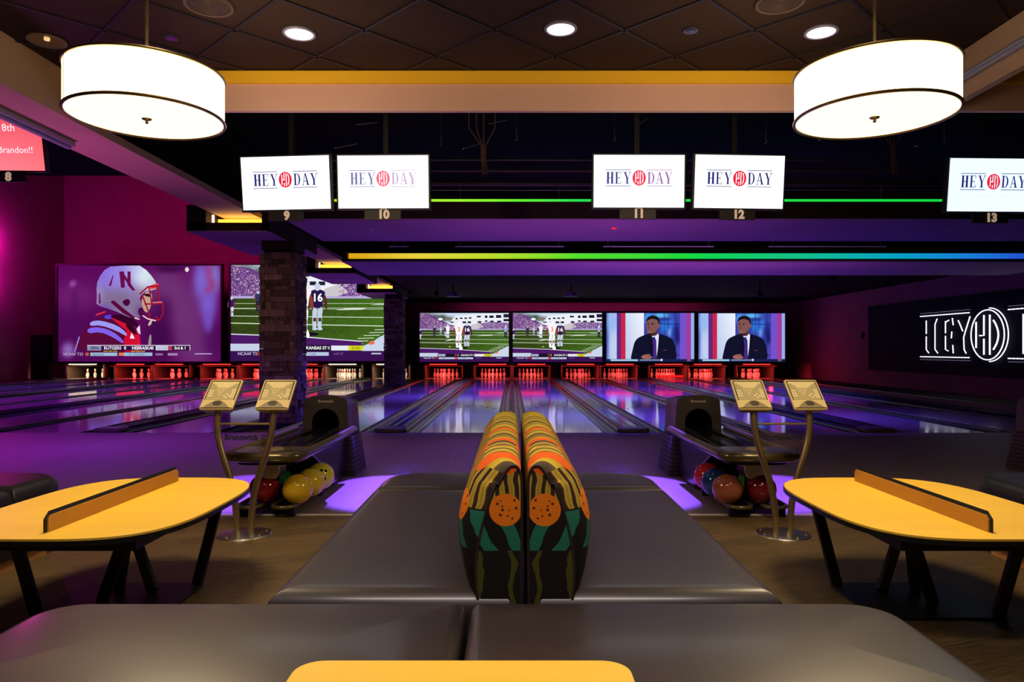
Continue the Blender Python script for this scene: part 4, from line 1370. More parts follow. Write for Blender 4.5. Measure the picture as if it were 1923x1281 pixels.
PIN = None
PIN_Y = 28.75
for num, cx in LANES:
    wht = num in WHITE_DECK
    lw = 0.98
    hue = 'white' if wht else 'red'
    t = thing('pinsetter', '%s-lit pinsetter bay ' % hue + where(num), 'pinsetter', (cx, 28.3, 0), group='pinsetter bays behind the pins')
    # kickback walls
    bm = new(); box(bm, -LW / 2 - .17, LW / 2 + .17, 0.055, 1.84, -0.15, 0.0); obj('pin_deck', bm, M['lane'], t)
    i = [k for k, (n_, c_) in enumerate(LANES) if n_ == num][0]
    for sgn in (-1, 1):
        bm = new(); a = sgn * (LW / 2 + 0.235)
        box(bm, min(a, a - sgn * .05), max(a, a - sgn * .05), 0.30, 1.85, -0.1, 0.66)
        obj('kickback', bm, M['deck_side'], t)
    bm = new(); box(bm, -LW / 2 - 0.24, LW / 2 + 0.24, 1.85, 1.95, -0.1, 0.75); obj('pit_curtain', bm, M['black'], t)
    bm = new(); box(bm, -LW / 2 - 0.2, LW / 2 + 0.2, 0.1, 1.85, 0.62, 0.68); obj('machine_frame', bm, M['soft_black'], t)
    bm = new(); box(bm, -LW / 2 - 0.235, LW / 2 + 0.235, 0.0, 0.04, 0.50, 0.525); obj('guard_bar', bm, M['red_dim'] if not wht else M['cream_plastic'], t)
    bm = new(); tube(bm, [(-0.55, 0.12, 0.585), (0.55, 0.12, 0.585)], 0.018, 8)
    obj('light_tube', bm, M['white_tube'] if wht else M['red_tube'], t)
    if num == '14':
        bm = new(); box(bm, -0.45, 0.62, 0.30, 0.36, 0.06, 0.13); obj('sweep_bar', bm, M['red_tube'] if False else mat('glowing_sweep_red', (0.8, 0.05, 0.05), 0.5), t)
    lamp('deck_lamp', 'AREA', (cx, 28.36, 0.59), (1.0, 0.78, 0.5) if wht else (1.0, 0.07, 0.06), 55 if wht else 75, size=1.0, size_y=0.06, target=(cx, 28.9, 0.12), spec=0.5)
    # pins
    lab = 'white bowling pin glowing %s on the lane ' % hue + where(num)
    grp = 'rack of pins on lane ' + num
    pos = []
    for row in range(4):
        for k in range(row + 1):
            pos.append(((k - row / 2) * 0.305, row * 0.264))
    for dx, dy in pos:
        if PIN is None:
            PIN = obj('bowling_pin', pin_bm(), [M['pin'], mat('pin_red_band', (0.7, 0.02, 0.02), 0.4)], smooth=True)
            p_ = PIN
        else:
            p_ = PIN.copy(); COL.objects.link(p_)
        p_.location = (cx + dx, PIN_Y + dy, 0.0005)
        tag(p_, lab, 'bowling pin', grp)
# masking beam over the decks
for a, b, lab in ((-18.15, -3.76, 'black masking beam under the wide left screens'), (-3.75, 10.85, 'black masking beam under the four small screens')):
    bm = new(); box(bm, a, b, 28.0, 28.5, 0.60, 0.68)
    tag(obj('masking_beam', bm, M['black']), lab, 'beam')

# ------------------------------------------------------------------ stone columns
def stone_column(x0, x1, y0, y1, z1, label):
    t = thing('stone_column', label, 'column', ((x0 + x1) / 2, (y0 + y1) / 2, 0), group='stone clad columns')
    w, d = (x1 - x0) / 2, (y1 - y0) / 2
    bm = new(); box(bm, -w + .05, w - .05, -d + .05, d - .05, -0.01, z1)
    obj('core', bm, M['black'], t)
    bm = new()
    lay = bm.loops.layers.float_color.new('Col')
    rnd = random.Random(int(y0 * 10))
    z = -0.01
    while z < z1 - 0.2:
        hgt = rnd.choice((0.05, 0.07, 0.09, 0.12))
        for side in range(4):
            L_ = w if side % 2 == 0 else d
            O_ = d if side % 2 == 0 else w
            a = -L_ - 0.01
            while a < L_ - 0.02:
                b = min(a + rnd.uniform(0.14, 0.42), L_ + 0.01)
                if L_ - b < 0.07:
                    b = L_ + 0.01
                out_ = O_ - 0.008 + rnd.uniform(-0.028, 0.034)
                c = rnd.choice(((.24, .155, .10), (.30, .20, .13), (.17, .11, .08), (.36, .25, .17), (.20, .14, .12), (.13, .09, .07)))
                k = rnd.uniform(.8, 1.2)
                m4 = Matrix.Rotation(side * PI / 2, 4, 'Z') @ Matrix.Translation(((a + b) / 2, -(out_ + (O_ - .08)) / 2, z + hgt / 2))
                nf = len(bm.faces)
                xbox(bm, m4, b - a - 0.004, out_ - (O_ - .08), hgt - 0.004)
                bm.faces.ensure_lookup_table()
                for f in bm.faces[nf:]:
                    for l in f.loops:
                        l[lay] = (c[0] * k, c[1] * k, c[2] * k, 1)
                a = b
        z += hgt
    obj('stone_cladding', bm, M['stone'], t)
    bm = new(); box(bm, -w + .02, w - .02, -d + .02, d - .02, z1 - 0.15, z1); obj('capital', bm, M['ledge_paint'], t)
    return t


stone_column(-4.10, -3.52, 11.6, 12.2, H(1.76), 'stone-clad column behind the left score console')
stone_column(-4.10, -3.52, 22.9, 23.5, H(1.76), 'farther stone-clad column, beside the small screens')
lamp('column_wash', 'SPOT', (-3.0, 7.6, 2.9), (1.0, 0.55, 0.28), 40, size=0.1, target=(-3.8, 11.6, 1.6), spot=30, blend=0.8)


# ------------------------------------------------------------------ ball returns
def oval_track(x0, x1, y0, y1, n=12):
    """U outline open towards +y, round at the near end"""
    r = (x1 - x0) / 2 * 0.95
    pts = [(x0, y1)]
    cx = (x0 + x1) / 2
    for k in range(n + 1):
        a = PI + PI * k / n
        ca, sa = math.cos(a), math.sin(a)
        e = 0.62
        pts.append((cx + (x1 - x0) / 2 * math.copysign(abs(ca) ** e, ca), y0 + r * .55 + r * .55 * math.copysign(abs(sa) ** e, sa)))
    pts.append((x1, y1))
    return pts


def ball_return(x, label):
    t = thing('ball_return', label, 'ball return', (x, 5.0, 0), group='ball returns on the approach')
    HY = 1.72            # hood front, local
    # hood: front face with a round mouth
    zt, zl = 0.765, 0.36

    def outline(a):
        c, s = math.cos(a), math.sin(a)
        cz = 0.50
        best = 9
        hw_t, hw_b = 0.20, 0.225
        # sides (slanted), top (arched), bottom
        for sg in (-1, 1):
            # x = sg*(hw_b + (z-zl)/(zt-zl)*(hw_t-hw_b))
            k = (hw_t - hw_b) / (zt - zl)
            den = c - sg * k * s
            if abs(den) > 1e-6:
                tt = sg * (hw_b + (cz - zl) * k) / den
                if 0 < tt < best:
                    best = tt
        if s > 1e-6:
            for _ in range(1):
                tt = (zt - cz) / s
                xx = tt * c
                tt = (zt - 0.035 * min(1, (xx / hw_t) ** 2) - cz) / s
                if 0 < tt < best:
                    best = tt
        elif s < -1e-6:
            tt = (zl - cz) / s
            if 0 < tt < best:
                best = tt
        return best * c, cz + best * s
    n = 64
    bm = new()
    front, mouth, back, inner = [], [], [], []
    for k in range(n):
        a = 2 * PI * k / n + 0.01
        ox, oz = outline(a)
        front.append(bm.verts.new((ox, HY, oz)))
        mouth.append(bm.verts.new((0.128 * math.cos(a), HY - 0.006, 0.50 + 0.137 * math.sin(a))))
        back.append(bm.verts.new((ox * 1.03, HY + 0.42, min(oz, zt) - (0.03 if oz > 0.6 else 0))))
        inner.append(bm.verts.new((0.12 * math.cos(a), HY + 0.4, 0.50 + 0.127 * math.sin(a))))
    for k in range(n):
        k2 = (k + 1) % n
        bm.faces.new((front[k], front[k2], mouth[k2], mouth[k]))
        bm.faces.new((front[k2], front[k], back[k], back[k2]))
        f = bm.faces.new((mouth[k], mouth[k2], inner[k2], inner[k])); f.material_index = 1
    bm.faces.new(back)
    f = bm.faces.new(inner); f.material_index = 1
    hood = obj('hood', bm, [M['hood'], M['black']], t, smooth=True)
    text('lettering', 'Brunswick', 0.034, M['hood_print'], hood, (0, HY - 0.002, 0.705), offset=0.0008)
    # stepped pedestal below the hood
    bm = new()
    for k in range(9):
        z0 = 0.005 + k * 0.041
        w = 0.285 - k * 0.005
        prism(bm, rrect(-w, w, HY - 0.0 + k * .002, HY + 0.50 - k * .006, 0.03, 3), z0, z0 + 0.037)
    box(bm, -0.23, 0.23, HY + 0.05, HY + 0.42, 0.005, 0.37)
    obj('pedestal', bm, M['hood'], t)
    # track bed, dark glossy, with a raised middle
    bm = new()
    out_ = oval_track(-0.235, 0.235, 0.02, HY + 0.02)
    prism(bm, out_, 0.415, 0.445)
    obj('track_bed', bm, M['track'], t)
    bm = new(); prism(bm, oval_track(-0.235, 0.235, 0.0, 0.34), 0.446, 0.47)
    obj('end_tray', bm, M['gold_plastic'], t, bevel=0.008)
    bm = new(); lathe(bm, [(0, .478), (.07, .478), (.078, .47), (0, .47)], (0.02, 0.19, 0), seg=24); obj('hand_dryer_vent', bm, M['olive_plastic'], t)
    bm = new()
    for s_ in (-1, 1):
        prism(bm, [(s_ * .05, .446), (s_ * .13, .446), (s_ * .12, .462), (s_ * .06, .462)][::s_], 0.36, HY, axis='y')
    obj('ball_runner', bm, M['track'], t)
    bm = new(); tube(bm, [(a, b, 0.44) for a, b in oval_track(-0.262, 0.262, -0.02, HY + 0.0)], 0.036, 12)
    obj('rim', bm, M['gold_plastic'], t, smooth=True)
    bm = new(); prism(bm, oval_track(-0.215, 0.215, 0.05, HY), 0.375, 0.412)
    obj('track_skirt', bm, M['soft_black'], t)
    bm = new(); prism(bm, [(0.55, .375), (HY, .375), (HY, .02), (1.05, .02), (0.95, 0.2)], -0.2, 0.2, axis='x')
    obj('housing', bm, M['gloss_black'], t, bevel=0.01)
    # front post
    bm = new(); prism(bm, [(-.085, .37), (.085, .37), (.075, .29), (.05, .26), (-.05, .26), (-.075, .29)], 0.14, 0.3, axis='y'); obj('post_collar', bm, M['steel'], t, bevel=0.006)
    bm = new(); prism(bm, rrect(-0.045, 0.045, 0.17, 0.27, 0.02, 4), 0.06, 0.27); obj('post', bm, M['soft_black'], t)
    # lower storage rack with two troughs
    bm = new()
    for cx in (-0.125, 0.125):
        prism(bm, rrect(cx - .07, cx + .07, 0.06, 0.95, 0.07, 6), 0.052, 0.066)
    box(bm, -0.1, 0.1, 0.15, 0.9, 0.045, 0.06)
    obj('rack_tray', bm, M['soft_black'], t)
    for cx in (-0.125, 0.125):
        bm = new(); tube(bm, [(a, b, 0.075) for a, b in rrect(cx - .082, cx + .082, 0.04, 0.97, 0.08, 6)], 0.015, 10, closed=True)
        obj('rack_rim', bm, M['gold_plastic'], t, smooth=True)
    for cx, cy in ((-0.17, 0.12), (0.17, 0.12), (-0.17, 0.85), (0.17, 0.85)):
        bm = new(); box(bm, cx - .03, cx + .03, cy - .03, cy + .03, 0.0, 0.058)
        obj('foot', bm, M['soft_black'], t, bevel=0.005)
    return t


BR = 1.755
r0 = ball_return(-BR, 'ball return with three yellow balls and one red ball')
r1 = dup(r0, (BR + 0.0, 5.0, 0), 'ball return with maroon, blue and orange balls')
r2 = dup(r0, (BR * 3, 5.0, 0), 'purple-lit ball return cut off at the right frame edge')
r3 = dup(r0, (-5.80, 5.0, 0), 'dark ball return cut off at the left frame edge')


def ball(px, py, D, c, c2, label, r=0.108, z=0.184, hx=0.02, hy=-0.4, hz=0.12):
    x = (px - 961.5) / F * D
    m_ = noise_mat('ball_resin', c, c2, 6, 0.06, spec=0.6, detail=3)
    t = thing('bowling_ball', label, 'bowling ball', (x, D, z), group='house balls on the racks')
    bm = new(); bmesh.ops.create_uvsphere(bm, u_segments=40, v_segments=24, radius=r)
    t2 = obj('ball_shell', bm, m_, t, smooth=True)
    bm = new()
    for dx, dz, q in ((-.02, .03, .011), (.02, .032, .011), (0.0, -.035, .013)):
        v = Vector((hx + dx, -math.sqrt(max(1e-6, r * r - dx * dx - dz * dz)) * hy, dz + hz)).normalized()
        mm = v.to_track_quat('Z', 'Y').to_matrix().to_4x4()
        mm.translation = v * (r - 0.0005)
        b2 = new(); lathe(b2, [(0, .001), (q, .001), (q, -.004), (0, -.004)], seg=14); b2.transform(mm)
        me = bpy.data.meshes.new('t'); b2.to_mesh(me); b2.free(); bm.from_mesh(me); bpy.data.meshes.remove(me)
    obj('finger_holes', bm, M['black'], t)
    return t


YEL, YEL2 = (0.90, 0.62, 0.02), (0.95, 0.70, 0.04)
ball(497, 918, 5.2, (0.20, 0.004, 0.008), (0.32, 0.008, 0.012), 'deep red bowling ball on the left rack')
ball(559, 917, 5.17, (0.92, 0.52, 0.015), (0.95, 0.60, 0.03), 'golden yellow bowling ball, front of the left rack')
ball(583, 903, 5.42, YEL, YEL2, 'yellow bowling ball in the middle of its row, left rack')
ball(602, 893, 5.69, (0.85, 0.80, 0.03), (0.9, 0.85, 0.06), 'lemon yellow bowling ball at the back of the left rack', hx=0.05, hy=0.8, hz=0.03)
ball(520, 893, 5.6, (0.01, 0.10, 0.03), (0.01, 0.2, 0.06), 'dark green bowling ball hidden behind the red one, left rack')
ball(1366, 917, 5.17, (0.36, 0.09, 0.05), (0.46, 0.13, 0.07), 'rusty orange bowling ball, front of the right rack')
ball(1344, 905, 5.42, (0.01, 0.03, 0.15), (0.02, 0.10, 0.30), 'marbled blue bowling ball on the right rack')
ball(1329, 893, 5.68, (0.60, 0.02, 0.04), (0.75, 0.03, 0.05), 'bright red bowling ball at the back of the right rack')
ball(1429, 917, 5.17, (0.12, 0.004, 0.012), (0.20, 0.008, 0.02), 'dark maroon bowling ball on the right rack')
ball(1412, 897, 5.45, (0.03, 0.20, 0.02), (0.10, 0.35, 0.03), 'green bowling ball behind the maroon one, right rack')


# ------------------------------------------------------------------ score consoles
def console(x, y, label, mir=1):
    t = thing('score_console', label, 'score console', (x, y, 0), group='twin-head score consoles')
    bm = new(); lathe(bm, [(0, 0.022), (0.05, 0.022), (0.13, 0.014), (0.168, 0.006), (0.172, 0.0), (0, 0)], seg=48)
    obj('base', bm, M['steel'], t, smooth=True)
    bm = new()
    for k in range(8):
        a = k * PI / 4 + .3
        lathe(bm, [(0, .02), (.007, .018), (.008, .010), (0, .010)], (0.14 * math.cos(a), 0.14 * math.sin(a), 0), seg=8)
    obj('base_bolts', bm, M['steel'], t)
    for sg in (-1, 1):
        pts = [(0.045 * sg, 0, 0.01), (0.055 * sg, 0, 0.18), (0.085 * sg, 0, 0.34), (0.135 * sg, 0.0, 0.50), (0.168 * sg, 0.01, 0.62), (0.18 * sg, 0.02, 0.72), (0.18 * sg, 0.035, 0.80)]
        q = []
        for i in range(len(pts) - 1):      # Catmull-Rom
            p0, p1, p2, p3 = (Vector(pts[max(0, min(len(pts) - 1, i + j))]) for j in (-1, 0, 1, 2))
            for s_ in range(5):
                u = s_ / 5
                q.append(0.5 * ((2 * p1) + (p2 - p0) * u + (2 * p0 - 5 * p1 + 4 * p2 - p3) * u * u + (3 * p1 - p0 - 3 * p2 + p3) * u ** 3))
        q.append(Vector(pts[-1]))
        bm = new(); tube(bm, q, 0.021, 14)
        obj('pole', bm, M['bronze'], t, smooth=True)
        # head
        ang = math.radians(47)
        R = Matrix.Translation((0.18 * sg, 0.09, 0.895)) @ Matrix.Rotation(-ang, 4, 'X') @ Matrix.Rotation(PI / 2, 4, 'X')
        # local: x right, y up the face, z towards the viewer
        hw, hh = 0.110, 0.135
        bm = new()
        A = [bm.verts.new((a, b, 0.0)) for a, b in rrect(-hw, hw, -hh, hh, 0.014, 4)]
        B = [bm.verts.new((a * .78, b * .8, -0.055)) for a, b in rrect(-hw, hw, -hh, hh, 0.014, 4)]
        C = [bm.verts.new((a * .975, b * .975, 0.008)) for a, b in rrect(-hw, hw, -hh, hh, 0.014, 4)]
        nn = len(A)
        for k in range(nn):
            k2 = (k + 1) % nn
            f = bm.faces.new((A[k], A[k2], B[k2], B[k])); f.material_index = 1
            bm.faces.new((A[k], A[k2], C[k2], C[k]))
        bm.faces.new(C); f = bm.faces.new(B[::-1]); f.material_index = 1
        bm.transform(R)
        head = obj('head', bm, [M['cream_plastic'], M['olive_plastic']], t)
        bm = new(); box(bm, -0.094, 0.094, -0.05, 0.115, 0.008, 0.0095); bm.transform(R)
        obj('keypad', bm, M['key_panel'], head)
        bm = new()
        for a in ((-.097, -.093, -.054, .119), (.093, .097, -.054, .119), (-.097, .097, .115, .119)):
            box(bm, a[0], a[1], a[2], a[3], 0.008, 0.012)
        bm.transform(R)
        obj('keypad_frame', bm, M['soft_black'], head)
        bm = new()
        for r_ in range(4):
            n_ = 12 - r_ * 2 + (1 if r_ == 0 else 0)
            for k in range(n_):
                a = (k - (n_ - 1) / 2) * 0.0135
                box(bm, a - .0058, a + .0058, 0.096 - r_ * .013, 0.107 - r_ * .013, 0.0095, 0.0105)
        for r_ in range(4):
            for k in range(4 - r_):
                a, b = -.012 + (k - (3 - r_) / 2) * .017, .045 - r_ * .017
                prism(bm, [(a + .005 * math.cos(j * PI / 3), b + .005 * math.sin(j * PI / 3)) for j in range(6)], 0.0095, 0.0105)
        for r_ in range(3):
            for k in range(2):
                box(bm, -.086 + k * .016, -.074 + k * .016, .022 - r_ * .022, .034 - r_ * .022, 0.0095, 0.0105)
        for r_ in range(4):
            for k in range(2):
                box(bm, .062 + k * .014, .073 + k * .014, .030 - r_ * .020, .042 - r_ * .020, 0.0095, 0.0105)
        for dx, dy in ((0, .016), (0, -.016), (.016, 0), (-.016, 0)):
            prism(bm, [(.038 + dx + .008 * math.cos(j * PI / 2), -.016 + dy + .008 * math.sin(j * PI / 2)) for j in range(4)], 0.0095, 0.0105)
        bm.transform(R)
        obj('keys', bm, M['key'], head)
        bm = new()
        pts2 = [(-hw * .93, -hh * .93)] + [(-.085 + .17 * k / 10, -.125 + .062 * math.sin(PI * k / 10)) for k in range(0, 11)] + [(hw * .93, -hh * .93)]
        prism(bm, pts2, 0.008, 0.016); bm.transform(R)
        obj('lower_bezel', bm, M['olive_plastic'], head)
        bm = new()
        for k in range(5):
            ww = .030 * math.sqrt(max(0.1, 1 - ((k - 2) / 2.6) ** 2))
            box(bm, -ww, ww, -.108 + k * .0085, -.1035 + k * .0085, 0.016, 0.0175)
        bm.transform(R)
        obj('speaker_grille', bm, M['soft_black'], head)
    bm = new(); box(bm, -0.175, 0.175, -0.012 + .02, 0.012 + .02, 0.705, 0.718)
    obj('crossbar', bm, M['bronze'], t, bevel=0.003)
    bm = new(); box(bm, -0.145, 0.145, 0.008, 0.011, 0.56, 0.70)
    pan = obj('clear_panel', bm, M['acrylic'], t)
    text('lettering', 'Brunswick', 0.052, M['dark_print'], pan, (-0.02, 0.006, 0.625), offset=0.0016, depth=0.0006)
    bm = new()
    for a in ((.108, .138, .609, .612), (.108, .138, .640, .643), (.108, .111, .609, .643), (.135, .138, .609, .643), (.1215, .1245, .609, .643)):
        box(bm, a[0], a[1], 0.005, 0.0066, a[2], a[3])
    obj('emblem', bm, M['dark_print'], pan)
    return t


c1_ = console(-1.735, 4.62, 'twin-head score console between the left table and the benches')
dup(c1_, (1.755, 4.62, 0), 'twin-head score console between the benches and the right table')


# ------------------------------------------------------------------ seating
# patterned backrest fabric
def fabric():
    m = mat('patterned_upholstery', (0.3, 0.2, 0.05), 0.85, spec=0.15)
    tc = N(m, 'ShaderNodeTexCoord')
    uv = N(m, 'ShaderNodeSeparateXYZ')
    L(m, tc.outputs['UV'], uv.inputs[0])

    def math_(op, a, b=None, c=None):
        n = N(m, 'ShaderNodeMath', operation=op)
        for i, v in enumerate((a, b, c)):
            if v is None:
                continue
            if isinstance(v, (int, float)):
                n.inputs[i].default_value = v
            else:
                L(m, v, n.inputs[i])
        return n.outputs[0]

    def mixc(f, a, b):
        n = N(m, 'ShaderNodeMix', data_type='RGBA')
        L(m, f, n.inputs[0])
        for i, v in ((6, a), (7, b)):
            if isinstance(v, tuple):
                n.inputs[i].default_value = (*v, 1)
            else:
                L(m, v, n.inputs[i])
        return n.outputs[2]
    u, v = uv.outputs[0], uv.outputs[1]      # u along the bench (m), v up the face (m above the floor)
    nz = N(m, 'ShaderNodeTexNoise')
    nz.inputs['Scale'].default_value = 8
    L(m, tc.outputs['UV'], nz.inputs['Vector'])
    wob = math_('MULTIPLY', math_('SUBTRACT', nz.outputs[0], 0.5), 0.10)
    # cell coordinates, one motif every 0.3 m
    P_ = 0.30
    cu = math_('SUBTRACT', math_('FRACT', math_('DIVIDE', u, P_)), 0.5)          # -0.5..0.5
    cu_m = math_('MULTIPLY', cu, P_)
    # fan of stripes above the fruit: angle about the fruit centre
    dv = math_('SUBTRACT', v, 0.705)
    ang = math_('ARCTAN2', cu_m, math_('MAXIMUM', dv, 0.02))
    strp = math_('SINE', math_('ADD', math_('MULTIPLY', cu_m, 230), math_('MULTIPLY', wob, 90)))
    base_hi = ramp(m, math_('ADD', math_('MULTIPLY', strp, 0.5), 0.5), [(0.0, (0.030, 0.020, 0.012)), (0.38, (0.07, 0.045, 0.02)), (0.45, (0.55, 0.26, 0.03)), (0.7, (0.62, 0.38, 0.03)), (1.0, (0.34, 0.27, 0.03))])
    # bands around the rolled top: stripes that cross the top
    strp2 = math_('SINE', math_('ADD', math_('MULTIPLY', u, 75), math_('MULTIPLY', wob, 150)))
    base_top = ramp(m, math_('ADD', math_('MULTIPLY', strp2, 0.5), 0.5), [(0.0, (0.10, 0.07, 0.04)), (0.4, (0.16, 0.11, 0.035)), (0.5, (0.80, 0.50, 0.04)), (1.0, (0.52, 0.42, 0.03))])
    col = mixc(math_('GREATER_THAN', v, 0.835), base_hi, base_top)
    # orange dashes
    vo = N(m, 'ShaderNodeTexVoronoi')
    vo.inputs['Scale'].default_value = 1.0
    mp = N(m, 'ShaderNodeMapping')
    mp.inputs['Scale'].default_value = (9, 11, 1)
    L(m, tc.outputs['UV'], mp.inputs[0])
    L(m, mp.outputs[0], vo.inputs['Vector'])
    dash = math_('MULTIPLY', math_('LESS_THAN', vo.outputs['Distance'], 0.36), math_('GREATER_THAN', v, 0.785))
    col = mixc(dash, col, (0.85, 0.13, 0.01))
    # lower region: dark ground with green leaves
    leafang = math_('SINE', math_('ADD', math_('MULTIPLY', math_('ADD', cu_m, math_('MULTIPLY', dv, -0.55)), 70), math_('MULTIPLY', wob, 35)))
    leaf = math_('GREATER_THAN', leafang, 0.05)
    low = mixc(leaf, (0.012, 0.010, 0.008), (0.02, 0.17, 0.10))
    inleaf = math_('MULTIPLY', math_('LESS_THAN', v, 0.70), math_('GREATER_THAN', v, 0.58))
    dark = mixc(math_('GREATER_THAN', math_('SINE', math_('ADD', math_('MULTIPLY', u, 60), math_('MULTIPLY', wob, 60))), 0.85), (0.012, 0.010, 0.008), (0.07, 0.075, 0.01))
    col = mixc(math_('LESS_THAN', v, 0.705), col, dark)
    col = mixc(inleaf, col, low)
    # big fruit circles
    rad = math_('SQRT', math_('ADD', math_('MULTIPLY', cu_m, cu_m), math_('MULTIPLY', dv, dv)))
    circ = math_('LESS_THAN', rad, 0.050)
    vo2 = N(m, 'ShaderNodeTexVoronoi')
    vo2.inputs['Scale'].default_value = 46
    L(m, tc.outputs['UV'], vo2.inputs['Vector'])
    seeds = math_('LESS_THAN', vo2.outputs['Distance'], 0.22)
    fruit = mixc(seeds, (0.90, 0.22, 0.01), (0.12, 0.03, 0.01))
    col = mixc(circ, col, fruit)
    # small red drops low down
    cu2 = math_('MULTIPLY', math_('SUBTRACT', math_('FRACT', math_('ADD', math_('DIVIDE', u, P_), 0.5)), 0.5), P_)
    dv2 = math_('MULTIPLY', math_('SUBTRACT', v, 0.60), 0.45)
    drop = math_('LESS_THAN', math_('SQRT', math_('ADD', math_('MULTIPLY', cu2, cu2), math_('MULTIPLY', dv2, dv2))), 0.022)
    col = mixc(drop, col, (0.75, 0.06, 0.01))
    L(m, col, bsdf(m).inputs['Base Color'])
    bp = N(m, 'ShaderNodeBump')
    bp.inputs['Strength'].default_value = 0.15
    bp.inputs['Distance'].default_value = 0.003
    n2 = N(m, 'ShaderNodeTexNoise')
    n2.inputs['Scale'].default_value = 260
    L(m, tc.outputs['UV'], n2.inputs['Vector'])
    L(m, n2.outputs[0], bp.inputs['Height'])
    L(m, bp.outputs[0], bsdf(m).inputs['Normal'])
    return m


M['fabric'] = fabric()


def backrest(parent, sg, y0, y1):
    """one padded backrest; sg = +1 leans to the right side of the pair. profile in (x, z) with the inner side at x = 0"""
    prof = [(0.012, 0.30), (0.010, 0.60), (0.010, 0.79), (0.018, 0.832), (0.045, 0.855), (0.08, 0.860), (0.118, 0.848), (0.155, 0.815), (0.182, 0.77), (0.203, 0.71), (0.212, 0.65), (0.210, 0.58), (0.200, 0.52), (0.182, 0.46), (0.16, 0.40), (0.14, 0.34), (0.13, 0.30)]
    # smooth
    q = []
    for i in range(len(prof) - 1):
        p0, p1, p2, p3 = (Vector(prof[max(0, min(len(prof) - 1, i + j))]) for j in (-1, 0, 1, 2))
        for s_ in range(3):
            u = s_ / 3
            q.append(0.5 * ((2 * p1) + (p2 - p0) * u + (2 * p0 - 5 * p1 + 4 * p2 - p3) * u * u + (3 * p1 - p0 - 3 * p2 + p3) * u ** 3))
    q.append(Vector(prof[-1]))
    bm = new()
    uvl = bm.loops.layers.uv.new('UVMap')

    def endp(p, e):
        """profile point pulled towards the narrow end panel by e (0..1)"""
        r_ = 0.40 + max(0.0, min(1.0, (0.85 - p.y) / 0.43)) * 0.45
        if p.y > 0.70:
            r_ = 0.40 + (0.85 - min(p.y, .85)) * 1.1
        xx = 0.01 + (p.x - 0.01) * (1 + (r_ - 1) * e)
        return Vector((xx, p.y - (0.018 * e if p.y > 0.8 else 0)))
    st = [(0.0, 1.0), (0.008, 0.80), (0.025, 0.52), (0.05, 0.26), (0.08, 0.09), (0.12, 0.0)]
    stations = [(y0 + d, e) for d, e in st] + [(y0 + (y1 - y0) * t_, 0.0) for t_ in (0.2, 0.4, 0.6, 0.8)] + [(y1 - d, e) for d, e in st[::-1]]
    rings = []
    for y, e in stations:
        rings.append([bm.verts.new((sg * endp(p, e).x, y, endp(p, e).y)) for p in q])
    n = len(q)
    # arc length for the v coordinate: height on both faces, continuing across the top
    vv = []
    for i, p in enumerate(q):
        vv.append(p.y)
    for a, (A, B) in enumerate(zip(rings, rings[1:])):
        for k in range(n - 1):
            f = bm.faces.new((A[k], A[k + 1], B[k + 1], B[k]))
            us = (A[k].co.y, A[k].co.y, B[k].co.y, B[k].co.y)
            vs = (vv[k], vv[k + 1], vv[k + 1], vv[k])
            for l, uu, v_ in zip(f.loops, us, vs):
                l[uvl].uv = (uu - y0 + 0.055, v_)
            f.smooth = True
        f = bm.faces.new((A[0], B[0], B[-1], A[-1]))
    for R_ in (rings[0], rings[-1]):
        f = bm.faces.new(R_ if R_ is rings[0] else R_[::-1])
        for l in f.loops:
            l[uvl].uv = (l.vert.co.x * sg - 0.060 + 0.15, l.vert.co.z)
    bmesh.ops.recalc_face_normals(bm, faces=bm.faces)
    me = bpy.data.meshes.new('backrest')
    bm.to_mesh(me); bm.free()
    me.materials.append(M['fabric'])
    o = link('backrest', me, parent)
    # piping around the near end face
    bm = new(); tube(bm, [(sg * endp(p, 1.0).x, y0 + 0.001, endp(p, 1.0).y) for p in q], 0.0045, 6)
    obj('piping', bm, M['stitch'], o, smooth=True)
    return o


def long_bench(cx, sg, label, group):
    t = thing('bench', label, 'bench', (cx, 2.17, 0), group=group)
    X0, X1 = 0.03, 0.80
    a, b = sorted((sg * X0, sg * X1))
    outer = lambda r: (0.03, r, r, 0.03) if sg > 0 else (r, 0.03, 0.03, r)
    bm = new(); cushion(bm, a, b, 0.0, 1.655, 0.30, 0.457, 0.02, 0.07, 0.004)
    obj('seat_cushion', bm, M['leather'], t, smooth=True)
    bm = new(); cushion(bm, a, b, 1.662, 2.20, 0.30, 0.455, (0.02, 0.02, 0.24, 0.02) if sg > 0 else (0.02, 0.02, 0.02, 0.24), 0.07, 0.004)
    obj('end_cushion', bm, M['leather'], t, smooth=True)
    bm = new(); box(bm, min(a + .03, b), b - .03, 0.03, 2.05, 0.06, 0.305)
    obj('seat_base', bm, M['soft_black'], t, bevel=0.01)
    bm = new(); box(bm, a + .05, b - .05, 0.05, 2.0, 0.0, 0.062)
    obj('plinth', bm, M['wood_plinth'], t)
    backrest(t, sg, 0.02, 1.83)
    return t


BX = 0.040
g = 'patterned-back benches standing back to back'
bl = long_bench(BX, -1, 'long brown bench with patterned backrest, left half of the centre pair', g)
brr = long_bench(BX, 1, 'long brown bench with patterned backrest, right half of the centre pair', g)
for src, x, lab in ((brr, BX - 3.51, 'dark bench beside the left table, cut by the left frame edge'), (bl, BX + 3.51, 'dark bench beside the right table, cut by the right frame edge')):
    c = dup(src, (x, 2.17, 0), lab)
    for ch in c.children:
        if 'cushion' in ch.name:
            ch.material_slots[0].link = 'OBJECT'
            ch.material_slots[0].material = M['shaded_leather']

